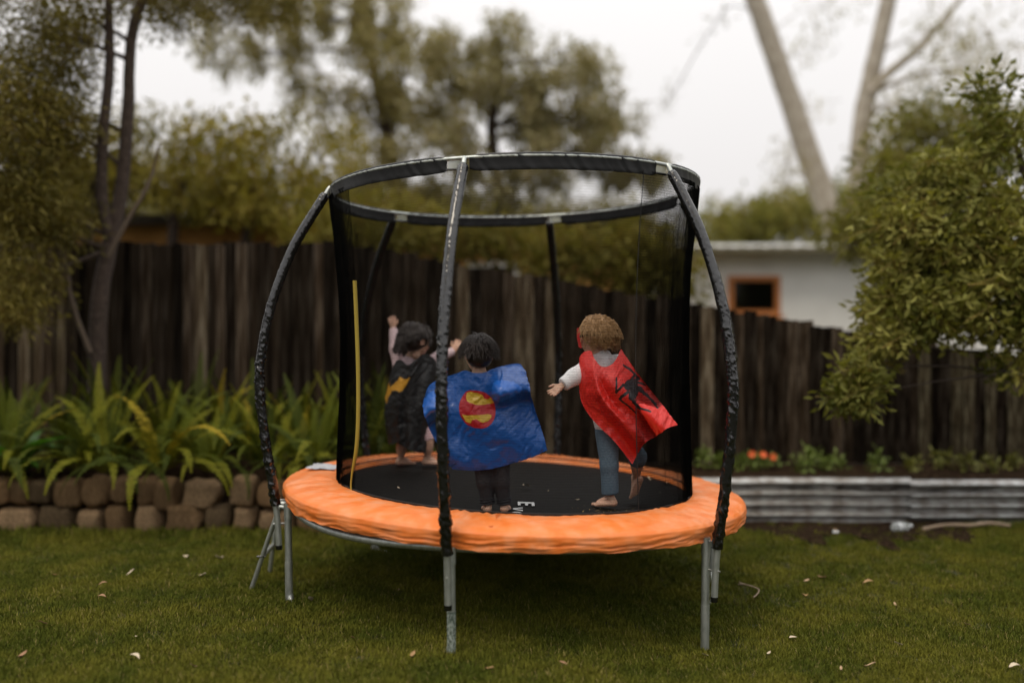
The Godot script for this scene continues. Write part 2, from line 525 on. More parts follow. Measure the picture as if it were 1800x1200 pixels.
func build_ground():
	var xs := [-300.0, -80.0, -30.0, -14.0]
	for k in 61: xs.append(-6.0 + 0.2 * k)
	xs.append_array([14.0, 30.0, 80.0, 300.0])
	var ds := [-60.0, -15.0, -4.0]
	for k in 44: ds.append(0.0 + 0.2 * k)
	ds.append_array([9.5, 12.0, 20.0, 45.0, 120.0, 500.0])
	var v := PackedVector3Array()
	var idx := PackedInt32Array()
	for j in ds.size():
		for i in xs.size():
			v.append(Vector3(xs[i], ground_y(xs[i], ds[j]), -ds[j]))
	var cols_n := xs.size()
	for j in ds.size() - 1:
		for i in cols_n - 1:
			var a := j * cols_n + i
			idx.append_array([a, a + cols_n, a + 1, a + 1, a + cols_n, a + cols_n + 1])
	var g := solo("ground", arrays_mesh(v, vertex_normals(v, idx), idx), M.lawn)
	g.set_meta("kind", "structure")
	# a bare patch of earth in front of the raised bed
	var bare := soup()
	add_grid(bare, 40, 8, func(u: float, t: float):
		var edge := 0.5 + 0.5 * fn.get_noise_2d(u * 9.0, 7.0) + 0.12 * fn.get_noise_2d(u * 40.0, 3.0)
		var x := 1.55 + 2.0 * u
		var w2 := (0.30 + 0.75 * edge) * smoothstep(0.0, 0.2, u) * (1.0 - smoothstep(0.75, 1.0, u))
		var d := 7.42 - w2 * t
		return Vector3(x, ground_y(x, d) + 0.008 + 0.010 * fn.get_noise_2d(x * 9.0, d * 9.0) + 0.006, -d))
	var bp := solo("bare_soil", soup_mesh(bare), M.soil)
	bp.set_meta("kind", "structure")
	# grass: tufts of bent blades
	var tufts := []
	for q in 3:
		var s := soup()
		var cols := PackedColorArray()
		for b in (22 if q < 2 else 3):
			var a := rr(0, TAU)
			var r := 0.042 * sqrt(rng.randf())
			var p := Vector3(cos(a) * r, 0, sin(a) * r)
			var h := rr(0.010, 0.026) * (1.0 if b < 20 else 1.4)
			var la := rr(0, TAU)
			var lean := Vector3(cos(la), 0, sin(la)) * rr(0.1, 0.9) * h
			var w := rr(0.0011, 0.0022)
			var sd := Vector3(-sin(la + rr(-0.6, 0.6)), 0, cos(la)) * w
			var p1 := p + Vector3(0, h * 0.6, 0) + lean * 0.35
			var p2 := p + Vector3(0, h, 0) + lean
			append(s, PackedVector3Array([p - sd, p + sd, p1 - sd * 0.8, p1 + sd * 0.8, p2]), PackedInt32Array([0, 1, 2, 1, 3, 2, 2, 3, 4]))
			var c := Color(0.68, 0.75, 0.7).lerp(Color(1.3, 1.22, 1.15), rng.randf())
			for k in 5: cols.append(c)
		tufts.append(arrays_mesh(s.v, s.n, s.i, PackedVector2Array(), cols))
	var xf := [[], [], []]
	var cl := [[], [], []]
	for k in 86000:
		var d := 3.1 + 4.25 * pow(rng.randf(), 1.15)
		var x := rr(-1, 1) * (d * 0.56 + 0.7)
		if d > 7.02 and x < 0.5: continue
		var bare_here := x > 1.5 and x < 3.5 and d > 7.42 - smoothstep(1.55, 1.95, x) * (1.0 - smoothstep(3.05, 3.55, x)) * (0.70 + 0.37 * fn.get_noise_2d((x - 1.55) * 4.5, 7.0))
		if bare_here and rng.randf() < 0.95: continue
		var q := rng.randi() % 2 if k < 62000 else 2   # the last ones are dead straw blades
		var n1 := fn.get_noise_2d(x * 1.3, d * 1.3 + 40.0)
		var n2 := fn.get_noise_2d(x * 5.0 + 9.0, d * 5.0)
		var sc := rr(0.75, 1.3) * (1.0 + 0.25 * n2)
		if d > 6.2: sc *= 1.0 + (1.6 if x < -0.6 else 0.5) * smoothstep(6.4, 7.1, d) * rng.randf()
		var t := Transform3D(Basis.from_euler(Vector3(rr(-0.15, 0.15), rr(0, TAU), rr(-0.15, 0.15))).scaled(Vector3(sc, sc * rr(0.8, 1.25), sc)), Vector3(x, ground_y(x, d) - 0.002, -d))
		xf[q].append(t)
		var c := Color(0.076, 0.092, 0.0115).lerp(Color(0.155, 0.148, 0.020), clampf(0.45 + 0.8 * n1 + 0.5 * n2, 0, 1))
		if q == 2: c = Color(0.30, 0.235, 0.09) * rr(0.75, 1.25)
		cl[q].append(c)
	for q in 3:
		var g2 := many("grass" if q < 2 else "straw_blades", tufts[q], M.grass, xf[q], cl[q])
		meta(g2, ["short mown green lawn grass in front of the trampoline", "short green lawn grass mixed in between the other blades", "dead straw coloured blades scattered through the green lawn"][q], "grass", "", "stuff")

func paling_mesh(skew: float, chip: float) -> ArrayMesh:
	# one board a metre high, 0.1 wide, with a worn slanting top; scaled to its height when placed
	var s := soup()
	var w := 0.05
	var t := 0.009
	var front := [Vector3(-w, 0, t), Vector3(w, 0, t), Vector3(w * 1.02, 0.5, t), Vector3(w, 1.0 - maxf(skew, 0), t), Vector3(w * chip, 1.0 - 0.004, t), Vector3(-w, 1.0 + minf(skew, 0), t), Vector3(-w * 0.99, 0.5, t)]
	var n := front.size()
	for sg in [1, -1]:
		var v := PackedVector3Array()
		var uv := PackedVector2Array()
		for p in front:
			v.append(Vector3(p.x, p.y, p.z * sg))
			uv.append(Vector2(p.x, p.y * 1.8))
		var idx := PackedInt32Array()
		for k in n - 2:
			idx.append_array([0, k + 2, k + 1] if sg > 0 else [0, k + 1, k + 2])
		append(s, v, idx, uv)
	for k in n:
		var a: Vector3 = front[k]
		var b: Vector3 = front[(k + 1) % n]
		append(s, PackedVector3Array([a, b, Vector3(b.x, b.y, -t), Vector3(a.x, a.y, -t)]), PackedInt32Array([0, 1, 2, 0, 2, 3]), PackedVector2Array([Vector2(a.x, a.y), Vector2(b.x, b.y), Vector2(b.x + 0.01, b.y), Vector2(a.x + 0.01, a.y)]))
	return soup_mesh(s)

func fence_top(x: float) -> float:
	# heights read off the photograph at the fence's depth
	if x < -1.5: return 2.21
	return lerpf(2.21, 1.36, clampf((x + 1.5) / 5.0, 0.0, 1.15))

func build_fence():
	var f := thing("paling_fence", "tall weathered brown timber paling fence sloping down behind the garden beds", "fence", Vector3(0, -0.05, -8.55))
	var ms := []
	for k in 5: ms.append(paling_mesh([0.004, -0.006, 0.010, 0.0, -0.012][k], [0.2, -0.3, 0.5, 0.0, -0.6][k]))
	var x := -5.9
	var layer := 0
	while x < 6.2:
		var w := rr(0.15, 0.175) if layer == 0 else rr(0.075, 0.115)
		var o := part(f, "paling", ms[rng.randi() % 5], null)
		var h := fence_top(x) + 0.05 + rr(-0.025, 0.02)
		var pick := rng.randf()
		var tone := 0
		tone = 4 if pick < 0.18 else (0 if pick < 0.40 else (1 if pick < 0.68 else (2 if pick < 0.90 else 3)))
		if x > 3.2 and pick > 0.45: tone = 5
		o.material_override = M.paling[tone]
		o.position = Vector3(x + rr(-0.008, 0.008), 0, 0.0 if layer == 0 else 0.030)
		o.scale = Vector3(w / 0.1, h, 1)
		o.rotation.z = rr(-0.006, 0.006)
		x += rr(0.085, 0.105)
		layer = 1 - layer
	for y in [0.5, 1.15]:
		var s := soup()
		add_tube(s, [Vector3(-5.95, y + 0.1, -0.055), Vector3(-1.5, y + 0.1, -0.055), Vector3(6.2, y - 0.25, -0.055)], 0.04, 4)
		part(f, "rail", soup_mesh(s), M.paling[0])
	for k in 5:
		var xx := -5.0 + k * 2.6
		var p := part(f, "post", box_mesh(Vector3(0.1, fence_top(xx) - 0.1, 0.08), 0.004), M.paling[0])
		p.position = Vector3(xx, (fence_top(xx) - 0.1) / 2, -0.13)

func stone_mesh(seed_: int) -> ArrayMesh:
	# a rough rounded block one unit across
	var s := soup()
	var e := 0.5
	add_grid(s, 14, 8, func(u: float, t: float):
		var a: float = u * TAU
		var b: float = (t - 0.5) * PI
		var q := func(x: float) -> float: return sign(x) * pow(absf(x), e)
		var p := Vector3(q.call(cos(a)) * q.call(cos(b)), q.call(sin(b)), q.call(sin(a)) * q.call(cos(b))) * 0.5
		return p * (1.0 + 0.26 * fn.get_noise_3d(p.x * 2.5 + seed_ * 7.0, p.y * 2.5, p.z * 2.5) + 0.09 * fn.get_noise_3d(p.x * 7.0 + seed_ * 3.0, p.y * 7.0, p.z * 7.0)), true)
	return soup_mesh(s)

func build_terrace():
	# the raised soil behind the stone wall
	var s := soup()
	add_grid(s, 60, 12, func(u: float, t: float):
		var x := -6.2 + 6.4 * u
		var d := 7.28 + 1.9 * t
		var y := 0.37 + 0.03 * fn.get_noise_2d(x * 3.0, d * 3.0)
		y = lerpf(y, -0.08, smoothstep(-0.5, 0.15, x))
		return Vector3(x, y if t > 0.0 else -0.1, -d))
	var o := solo("terrace_soil", soup_mesh(s), M.soil)
	o.set_meta("kind", "structure")
	var w := thing("stone_wall", "low retaining wall of rough tan sandstone blocks under the ferns", "retaining wall", Vector3(0, -0.04, -7.2))
	var ms := []
	for k in 6: ms.append(stone_mesh(k))
	for row in 2:
		var x := -5.4 + 0.11 * row
		while x < -0.75:
			var len_ := rr(0.14, 0.34)
			var h: float = [0.20, 0.21][row] * rr(0.8, 1.1)
			var b := part(w, "stone", ms[rng.randi() % 6], M.stone[rng.randi() % 4])
			b.position = Vector3(x + len_ / 2, [0.09, 0.29][row] + rr(-0.02, 0.015), rr(-0.035, 0.035) - 0.03 * row)
			b.scale = Vector3(len_ * 0.98, h * rr(0.95, 1.06), 0.24)
			b.rotation = Vector3(rr(-0.12, 0.12), (PI if rng.randf() < 0.5 else 0.0) + rr(-0.15, 0.15), rr(-0.10, 0.10))
			x += len_ + (rr(-0.005, 0.03) if rng.randf() < 0.85 else rr(0.05, 0.14))

func corrugated(x0: float, x1: float, y0: float, y1: float, zf: Callable, ridges: float) -> ArrayMesh:
	var s := soup()
	var f := func(u: float, t: float, off: float) -> Vector3:
		var x := lerpf(x0, x1, u)
		var y := lerpf(y0, y1, t)
		return Vector3(x, y + 0.006 * fn.get_noise_2d(x * 0.8, 3.0), zf.call(x) + 0.019 * cos(t * TAU * ridges) + 0.005 * fn.get_noise_2d(x * 1.2, y * 3.0) + off)
	add_grid(s, 24, 48, func(u: float, t: float): return f.call(u, t, 0.0))
	add_grid(s, 24, 48, func(u: float, t: float): return f.call(u, t, -0.003), false, true)
	return soup_mesh(s)

func build_raised_bed():
	var b := thing("raised_garden_bed", "long low raised garden bed walled with grey corrugated iron", "garden bed", Vector3(0, 0, 0))
	var front := func(x: float): return -7.42 - 0.02 * (x - 1.5)
	part(b, "front_sheet", corrugated(0.1, 3.05, -0.05, 0.315, front, 4.5), M.iron)
	part(b, "front_sheet", corrugated(3.03, 5.6, -0.06, 0.30, func(x: float): return -7.405 - 0.02 * (x - 1.5), 4.5), M.iron)
	part(b, "back_sheet", corrugated(0.1, 3.4, 0.0, 0.30, func(x: float): return -8.42, 4.0), M.iron)
	var side := soup()
	add_grid(side, 20, 32, func(u: float, t: float): return Vector3(0.1 + 0.013 * cos(t * TAU * 4.5), -0.05 + 0.36 * t, lerpf(-7.39, -8.42, u)))
	part(b, "end_sheet", soup_mesh(side), M.iron)
	var s := soup()
	add_grid(s, 50, 14, func(u: float, t: float):
		var x := 0.12 + 5.5 * u
		var d := 7.44 + 1.08 * t
		return Vector3(x, 0.235 + 0.05 * smoothstep(0.0, 0.5, t) + 0.03 * fn.get_noise_2d(x * 4.0, d * 4.0) + 0.012 * fn.get_noise_2d(x * 15.0, d * 15.0), -d))
	part(b, "soil", soup_mesh(s), M.soil)

func build_houses():
	# pale house beyond the fence, right
	var D := 16.0
	var h := thing("pale_house", "pale house with a light tin roof and an orange framed window beyond the fence", "house", Vector3(2.85, -0.03, -D))
	# wall in pieces round the window opening: x 0..6, window from 0.68 to 1.56, y 1.86 to 2.40
	var s := soup()
	var wx0 := 0.68
	var wx1 := 1.53
	var wy0 := 1.75
	var wy1 := 2.40
	add_box(s, Vector3(wx0 / 2, 1.4, -0.1), Vector3(wx0, 2.8, 0.2))
	add_box(s, Vector3((wx1 + 6.4) / 2, 1.4, -0.1), Vector3(6.4 - wx1, 2.8, 0.2))
	add_box(s, Vector3((wx0 + wx1) / 2, wy0 / 2, -0.1), Vector3(wx1 - wx0, wy0, 0.2))
	add_box(s, Vector3((wx0 + wx1) / 2, (wy1 + 2.8) / 2, -0.1), Vector3(wx1 - wx0, 2.8 - wy1, 0.2))
	add_box(s, Vector3(0.1, 1.4, -2.7), Vector3(0.2, 2.8, 5.0))
	add_box(s, Vector3(6.3, 1.4, -2.7), Vector3(0.2, 2.8, 5.0))
	add_box(s, Vector3(3.2, 1.4, -5.3), Vector3(6.4, 2.8, 0.2))
	part(h, "wall", soup_mesh(s), M.cream_wall)
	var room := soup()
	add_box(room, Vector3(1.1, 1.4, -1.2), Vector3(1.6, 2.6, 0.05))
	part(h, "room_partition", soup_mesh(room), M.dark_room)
	var win := part(h, "window", frame_mesh(wx1 - wx0, wy1 - wy0, 0.085, 0.12), M.orange_wood)
	win.position = Vector3((wx0 + wx1) / 2, (wy0 + wy1) / 2, 0.0)
	part(win, "pane", box_mesh(Vector3(wx1 - wx0 - 0.16, wy1 - wy0 - 0.16, 0.006)), M.pane).position = Vector3(0, 0, -0.02)
	part(win, "sill", box_mesh(Vector3(wx1 - wx0 + 0.1, 0.05, 0.16), 0.006), M.orange_wood).position = Vector3(0, -(wy1 - wy0) / 2 - 0.028, 0.04)
	var roof := soup()
	add_grid(roof, 60, 2, func(u: float, t: float): return Vector3(-0.35 + 7.1 * u, 2.84 + 0.32 * t + 0.012 * cos(u * 60.0 * PI), 0.42 - 3.1 * t))
	add_grid(roof, 60, 2, func(u: float, t: float): return Vector3(-0.35 + 7.1 * u, 3.16 - 0.32 * t + 0.012 * cos(u * 60.0 * PI), -2.68 - 3.1 * t))
	var rf := part(h, "roof", soup_mesh(roof), M.tin_roof)
	part(rf, "gutter", box_mesh(Vector3(7.2, 0.11, 0.11), 0.02), M.gutter).position = Vector3(3.2, 2.775, 0.44)
	part(rf, "eave", box_mesh(Vector3(7.0, 0.03, 0.42)), M.cream_wall).position = Vector3(3.2, 2.735, 0.2)
	# low ochre shed glimpsed above the fence, left and middle
	var g := thing("ochre_shed", "low ochre rendered outbuilding with a dark roof glimpsed above the fence", "shed", Vector3(-5.8, -0.03, -13.0))
	var s2 := soup()
	add_box(s2, Vector3(3.6, 1.46, -1.5), Vector3(7.2, 2.92, 3.0))
	part(g, "wall", soup_mesh(s2), M.ochre_wall)
	for k in 3:
		var wn := part(g, "window", frame_mesh(0.7, 0.6, 0.07, 0.08), M.cream_wall)
		wn.position = Vector3(0.95 + 2.3 * k, 2.1, 0.012)
		part(wn, "pane", box_mesh(Vector3(0.56, 0.46, 0.006)), M.dark_room).position = Vector3(0, 0, 0.0)
	var r2 := soup()
	add_grid(r2, 2, 2, func(u: float, t: float): return Vector3(-0.3 + 7.8 * u, 2.96 + 0.25 * t, 0.25 - 2.0 * t))
	add_grid(r2, 2, 2, func(u: float, t: float): return Vector3(-0.3 + 7.8 * u, 3.21 - 0.25 * t, -1.65 - 1.8 * t))
	var rf2 := part(g, "roof", soup_mesh(r2), M.dark_roof)
	part(rf2, "fascia", box_mesh(Vector3(7.8, 0.14, 0.04)), M.dark_roof).position = Vector3(3.6, 2.93, 0.26)

func frame_mesh(w: float, h: float, t: float, depth: float) -> ArrayMesh:
	var s := soup()
	for sg in [-1.0, 1.0]:
		add_box(s, Vector3(sg * (w / 2 - t / 2), 0, 0), Vector3(t, h, depth), Basis.IDENTITY, 0.006)
		add_box(s, Vector3(0, sg * (h / 2 - t / 2), 0.002), Vector3(w - 2 * t + 0.004, t, depth), Basis.IDENTITY, 0.006)
	return soup_mesh(s)

# ---------------------------------------------------------------- plants

func leaf_spray(n: int, spread: float, ll: float, lw: float, droop: float) -> ArrayMesh:
	# a twig with n leaves, each two folded halves of a pointed oval
	var s := soup()
	var cols := PackedColorArray()
	for k in n:
		var p := Vector3(rr(-1, 1), rr(-1, 1), rr(-1, 1)).normalized() * spread * pow(rng.randf(), 0.5)
		var dir := (Vector3(rr(-1, 1), rr(-1, 1) - droop, rr(-1, 1)) + p.normalized() * 0.5).normalized()
		var side := dir.cross(Vector3(rr(-1, 1), rr(-1, 1), rr(-1, 1))).normalized()
		var up := side.cross(dir)
		var l := ll * rr(0.65, 1.25)
		var w := lw * rr(0.7, 1.2)
		var a := p
		var m := p + dir * l * 0.45 - up * w * 0.15
		var e := p + dir * l - up * l * 0.12
		append(s, PackedVector3Array([a, m + side * w * 0.5 + up * w * 0.15, e, m - side * w * 0.5 + up * w * 0.15, m]), PackedInt32Array([0, 1, 4, 1, 2, 4, 2, 3, 4, 3, 0, 4]))
		var c := Color(1, 1, 1) * rr(0.7, 1.3)
		c.a = 1.0
		for q in 5: cols.append(c)
	for k in 3:
		var a := Vector3(rr(-1, 1), rr(-1, 1), rr(-1, 1)).normalized() * spread * 0.9
		var e := -a + Vector3(rr(-1, 1), rr(-1, 1), rr(-1, 1)) * spread * 0.5
		var sd := a.cross(e).normalized() * lw * 0.10
		append(s, PackedVector3Array([a - sd, a + sd, e]), PackedInt32Array([0, 1, 2]))
		for q in 3: cols.append(Color(0.95, 0.75, 0.9))
	return arrays_mesh(s.v, s.n, s.i, PackedVector2Array(), cols)

func tree(called: String, label: String, category: String, group: String, base: Vector3, trunk: Array, r0: float, r1: float, bark: Material, blobs: Array, spray: Mesh, c0: Color, c1: Color, gap := 0.0, spray_scale := 1.0, clump := 2.0):
	# trunk: world points from the ground up. blobs: [u, v, depth, half width px, half height px, half depth m, sprays]
	var t := thing(called, label, category, base, group)
	var pts := []
	for p in trunk: pts.append(p - base)
	var sp := spline(pts, maxi(8, pts.size() * 4))
	var rad := []
	for i in sp.size(): rad.append(lerpf(r0, r1, float(i) / (sp.size() - 1)) * (1.0 + 0.25 * exp(-float(i) * 0.9)))
	var wob := func(tt: float, a: float): return r0 * 0.09 * fn.get_noise_2d(tt * 14.0 + base.x * 3.0, a * 0.9)
	part(t, "trunk", tube_mesh(sp, rad, 10, true, wob), bark)
	var xf := []
	var cl := []
	for b in blobs:
		var real := b[0] is Vector3
		var c: Vector3 = b[0] if real else px(b[0], b[1], b[2])
		var rx: float = b[3] if real else b[3] / FOCAL * b[2]
		var ry: float = b[4] if real else b[4] / FOCAL * b[2]
		var rz: float = b[5]
		# a limb from the trunk to the heart of this clump, and two lesser ones
		var from: Vector3 = sp[0]
		var best := 1e9
		var lc := c - base
		for i in range(sp.size() / 3, sp.size()):
			var dd: float = (sp[i] - lc).length() + maxf(0.0, sp[i].y - lc.y + 0.1) * 1.5
			if dd < best:
				best = dd
				from = sp[i]
		for q in (3 if b[6] > 60 else 1):
			var to := lc + (Vector3(rr(-1, 1) * rx, rr(-0.4, 0.9) * ry, rr(-1, 1) * rz) * 0.6 if q > 0 else Vector3.ZERO)
			var st := from if q == 0 else from.lerp(lc, 0.55)
			var mid := st.lerp(to, 0.5) + Vector3(rr(-0.1, 0.1), rr(0.0, 0.18), rr(-0.1, 0.1)) * (to - st).length()
			var br := clampf(r1 * (0.55 if q == 0 else 0.3), 0.006, 0.05)
			if b[6] < 40: br = 0.012
			part(t, "branch", tube_mesh(spline([st, mid, to], 7), [br * 1.2, br, br * 0.85, br * 0.7, br * 0.55, br * 0.4, br * 0.2], 5), bark)
		for k in b[6]:
			var p := Vector3(rr(-1, 1), rr(-1, 1), rr(-1, 1))
			if p.length() > 1.0: p = p.normalized() * pow(rng.randf(), 0.4)
			var w := c + Vector3(p.x * rx, p.y * ry, p.z * rz) * (1.0 + 0.25 * fn.get_noise_3d(p.x * 2.0 + c.x, p.y * 2.0, p.z * 2.0 + c.z))
			if fn.get_noise_3d(w.x * clump, w.y * clump, w.z * 0.4) < gap - 0.42 + 0.12 * rng.randf(): continue
			var sc := rr(0.7, 1.25) * spray_scale
			xf.append(Transform3D(Basis.from_euler(Vector3(rr(-0.5, 0.5), rr(0, TAU), rr(-0.5, 0.5))).scaled(Vector3(sc, sc, sc)), w - base))
			var n := clampf(0.5 + 0.7 * fn.get_noise_3d(w.x * 1.7 + 30.0, w.y * 1.7, w.z * 1.7) + rr(-0.25, 0.25), 0, 1)
			cl.append(c0.lerp(c1, n))
	var cr := many("crown", spray, M.leaf, xf, cl, t)
	cr.set_meta("kind", "stuff")
	return t

func on_ground(u: float, d: float, y := -0.03) -> Vector3:
	return Vector3((u - 900.0) / FOCAL * d, y, -d)

func build_trees():
	var gum := leaf_spray(12, 0.14, 0.13, 0.030, 0.7)
	var wisp := leaf_spray(7, 0.24, 0.16, 0.036, 0.8)
	var fine := leaf_spray(26, 0.20, 0.060, 0.016, 0.3)
	var broad := leaf_spray(16, 0.22, 0.10, 0.05, 0.2)
	var shrub := leaf_spray(13, 0.12, 0.07, 0.032, 0.1)
	var o0 := Color(0.050, 0.050, 0.015)
	var o1 := Color(0.125, 0.115, 0.036)
	# the tree that stands among the ferns, left: two dark stems and hanging fine foliage
	var b := on_ground(168, 7.9, 0.33)
	var lt: Node3D = tree("garden_tree", "dark twin stemmed tree with hanging fine foliage growing among the ferns", "tree", "", b,
		[b - Vector3(0, 0.1, 0), px(172, 560, 7.9), px(190, 440, 7.95), px(212, 340, 8.0), px(224, 200, 8.0), px(232, 60, 8.0), px(270, -60, 8.0)], 0.075, 0.035, M.bark,
		[[40, 70, 7.8, 130, 130, 0.7, 560], [20, 240, 7.6, 110, 110, 0.6, 480], [35, 390, 7.5, 85, 100, 0.45, 330], [30, 510, 7.4, 70, 70, 0.4, 170], [200, -40, 8.0, 150, 90, 0.8, 300], [330, -20, 8.5, 130, 70, 0.6, 230], [120, 200, 7.9, 60, 90, 0.5, 110], [95, 390, 7.7, 60, 45, 0.4, 90], [455, -10, 8.8, 90, 55, 0.5, 130], [140, 30, 7.9, 60, 60, 0.4, 90]],
		fine, Color(0.075, 0.066, 0.013), Color(0.25, 0.205, 0.05), 0.24)
	var st2 := spline([px(195, 425, 7.95), px(178, 345, 7.93), px(180, 240, 7.9), px(192, 110, 7.9), px(188, -40, 7.9)], 14)
	for i in st2.size(): st2[i] -= b
	part(lt, "stem", tube_mesh(st2, [0.055, 0.052, 0.05, 0.05, 0.048, 0.046, 0.045, 0.044, 0.042, 0.04, 0.038, 0.035, 0.03, 0.025], 9), M.bark)
	for path in [[[158, 620], [135, 560], [118, 500], [100, 440], [78, 395], [60, 330]], [[190, 450], [225, 385], [262, 320], [280, 250]], [[120, 500], [112, 450], [118, 405]]]:
		var tw := []
		for q in path: tw.append(px(q[0], q[1], 7.8) - b)
		part(lt, "branch", tube_mesh(spline(tw, 12), [0.022, 0.021, 0.02, 0.019, 0.018, 0.017, 0.016, 0.014, 0.012, 0.01, 0.008, 0.006], 6), M.limb_bark)
	# dense trees beyond the fence, left
	var spec := [
		[150, 11.6, [[150, 320, 11.6, 100, 65, 0.8, 120], [90, 270, 11.6, 90, 80, 0.8, 110]], "dense olive tree in front of the ochre shed beside the garden tree"],
		[300, 12.0, [[290, 250, 12.0, 95, 75, 0.9, 150], [330, 325, 11.8, 110, 60, 0.8, 150], [235, 310, 11.9, 60, 60, 0.7, 60]], "round topped dark green tree hanging over the ochre shed roof"],
		[430, 12.2, [[420, 280, 12.2, 100, 90, 0.9, 150], [480, 340, 12.0, 100, 60, 0.8, 140]], "bushy mid green tree standing beside the round topped tree"],
		[570, 12.0, [[560, 280, 12.0, 85, 100, 0.9, 140], [560, 375, 11.8, 100, 60, 0.8, 130]], "leafy olive tree standing behind the upright of the trampoline"],
	]
	for k in spec.size():
		var s: Array = spec[k]
		var bb := on_ground(s[0], s[1])
		tree("hedge_tree", s[3], "tree", "dense trees beyond the fence", bb, [bb, bb + Vector3(0.05, 1.0, 0), bb + Vector3(0.0, 2.2, 0), bb + Vector3(0.1, 3.3, 0)], 0.11, 0.05, M.bark, s[2], broad if k % 2 == 0 else gum, Color(0.12, 0.11, 0.018), Color(0.38, 0.315, 0.06), 0.28, 1.1, 1.8)
	# tall open gums
	var g0 := Color(0.18, 0.16, 0.06)
	var g1 := Color(0.46, 0.40, 0.18)
	var gb := on_ground(700, 16.5)
	tree("gum_tree", "tall open crowned gum tree with many gaps of sky, left of the taller ones", "tree", "tall gum trees beyond the fence", gb,
		[gb, px(705, 430, 16.5), px(690, 300, 16.5), px(670, 180, 16.4), px(640, 60, 16.3), px(620, -40, 16.3)], 0.17, 0.06, M.bark,
		[[600, 40, 16.3, 110, 75, 1.2, 656], [500, 40, 16.5, 100, 60, 1.1, 446], [700, 120, 16.0, 100, 90, 1.2, 656], [640, 210, 16.2, 110, 90, 1.2, 656], [540, 160, 16.6, 60, 50, 0.9, 131], [420, 100, 16.8, 100, 40, 0.9, 157], [380, 30, 17, 90, 50, 1.0, 288], [690, 310, 15.8, 100, 70, 1.0, 551], [660, 20, 16.0, 80, 50, 1, 262]],
		gum, g0, g1, 0.44, 1.15, 1.7)
	gb = on_ground(900, 15.5)
	tree("gum_tree", "broad grey green gum tree whose crown rises behind the trampoline ring", "tree", "tall gum trees beyond the fence", gb,
		[gb, px(895, 450, 15.5), px(880, 350, 15.5), px(865, 250, 15.4), px(870, 150, 15.3), px(880, 70, 15.3)], 0.15, 0.05, M.bark,
		[[810, 140, 15.2, 100, 90, 1.1, 656], [900, 170, 15.3, 100, 90, 1.1, 630], [780, 250, 15.0, 110, 80, 1.0, 630], [860, 320, 15.2, 100, 60, 1.0, 446], [990, 200, 15.3, 80, 75, 1.0, 420], [980, 290, 15.0, 90, 60, 1.0, 498], [870, 70, 15.3, 80, 40, 0.9, 157], [990, 110, 15.4, 70, 45, 0.8, 131], [1060, 150, 15.5, 50, 60, 0.8, 157], [1085, 210, 15.4, 55, 35, 0.7, 143], [1120, 300, 15.4, 70, 40, 0.8, 288], [1050, 270, 15.3, 60, 60, 0.8, 236]],
		gum, Color(0.19, 0.17, 0.075), Color(0.46, 0.41, 0.22), 0.44, 1.15, 1.7)
	# a thin spray of the gum reaching into the open sky
	# low shrubs just behind the fence
	var low := [
		[600, 10.6, [[600, 410, 10.6, 85, 60, 0.5, 130]], "olive shrub rising above the fence where its top begins to slope"],
		[700, 11.2, [[700, 400, 11.2, 80, 55, 0.5, 120]], "olive shrub above the fence seen through the net beside the front upright"],
		[860, 11.4, [[850, 415, 11.4, 85, 45, 0.5, 110]], "shrub above the fence seen through the net behind the front upright"],
		[1010, 11.0, [[1000, 440, 11.0, 90, 50, 0.5, 130]], "shrub above the fence seen through the net beside the rear upright"],
		[1140, 11.0, [[1130, 450, 11.0, 90, 60, 0.5, 170], [1190, 500, 10.8, 40, 35, 0.4, 50]], "dense shrub above the fence next to the pale house"],
	]
	for s in low:
		var bb := on_ground(s[0], s[1])
		tree("fence_shrub", s[3], "shrub", "shrubs just behind the fence", bb, [bb, bb + Vector3(0.05, 0.8, 0), bb + Vector3(-0.05, 1.6, 0), bb + Vector3(0.05, 2.2, 0)], 0.05, 0.02, M.bark, s[2], broad, Color(0.13, 0.12, 0.022), Color(0.34, 0.29, 0.06), 0.15)
	# trees behind the pale house
	for s in [[1310, 24.0, [[1300, 395, 24.0, 70, 40, 1.2, 110]], "soft green tree behind the tin roof beside the trampoline upright"], [1430, 23.0, [[1410, 385, 23.0, 80, 45, 1.2, 140], [1490, 370, 23.0, 60, 50, 1.0, 90]], "soft green tree behind the tin roof at the foot of the pale trunks"]]:
		var bb := on_ground(s[0], s[1])
		tree("roof_tree", s[3], "tree", "trees behind the pale house", bb, [bb, bb + Vector3(0, 1.5, 0), bb + Vector3(0.1, 3.0, 0), bb + Vector3(0.1, 4.0, 0)], 0.12, 0.05, M.bark, s[2], broad, Color(0.15, 0.16, 0.04), Color(0.34, 0.31, 0.08), 0.0, 2.0)
	# a far row of trees that closes the view between the roofs
	var fk := 0
	for e in [[-40, 25.0, 300], [170, 26.0, 285], [380, 24.0, 300], [590, 26.0, 310], [800, 25.0, 330], [1010, 26.0, 345], [1180, 27.0, 385]]:
		var bb := on_ground(e[0], e[1])
		tree("far_tree", ["far olive tree beyond the ochre shed at its outer end", "far olive tree behind the ochre shed roof", "far round olive tree behind the middle of the shed", "far olive tree behind the inner end of the shed", "far olive tree behind the broad gum tree", "far olive tree between the gum tree and the pale house", "small far olive tree just beside the pale house roof"][fk], "tree", "far row of trees beyond the gardens", bb, [bb, bb + Vector3(0, 1.5, 0), bb + Vector3(0.1, 3.0, 0), bb + Vector3(0.1, 4.2, 0)], 0.14, 0.06, M.bark,
			[[e[0], e[2] + 60.0, e[1], 125, 60, 1.4, 190], [e[0] + 20.0, e[2] + 140.0, e[1], 130, 60, 1.4, 190]], broad, Color(0.11, 0.10, 0.025), Color(0.30, 0.26, 0.07), 0.1, 2.2, 1.0)
		fk += 1
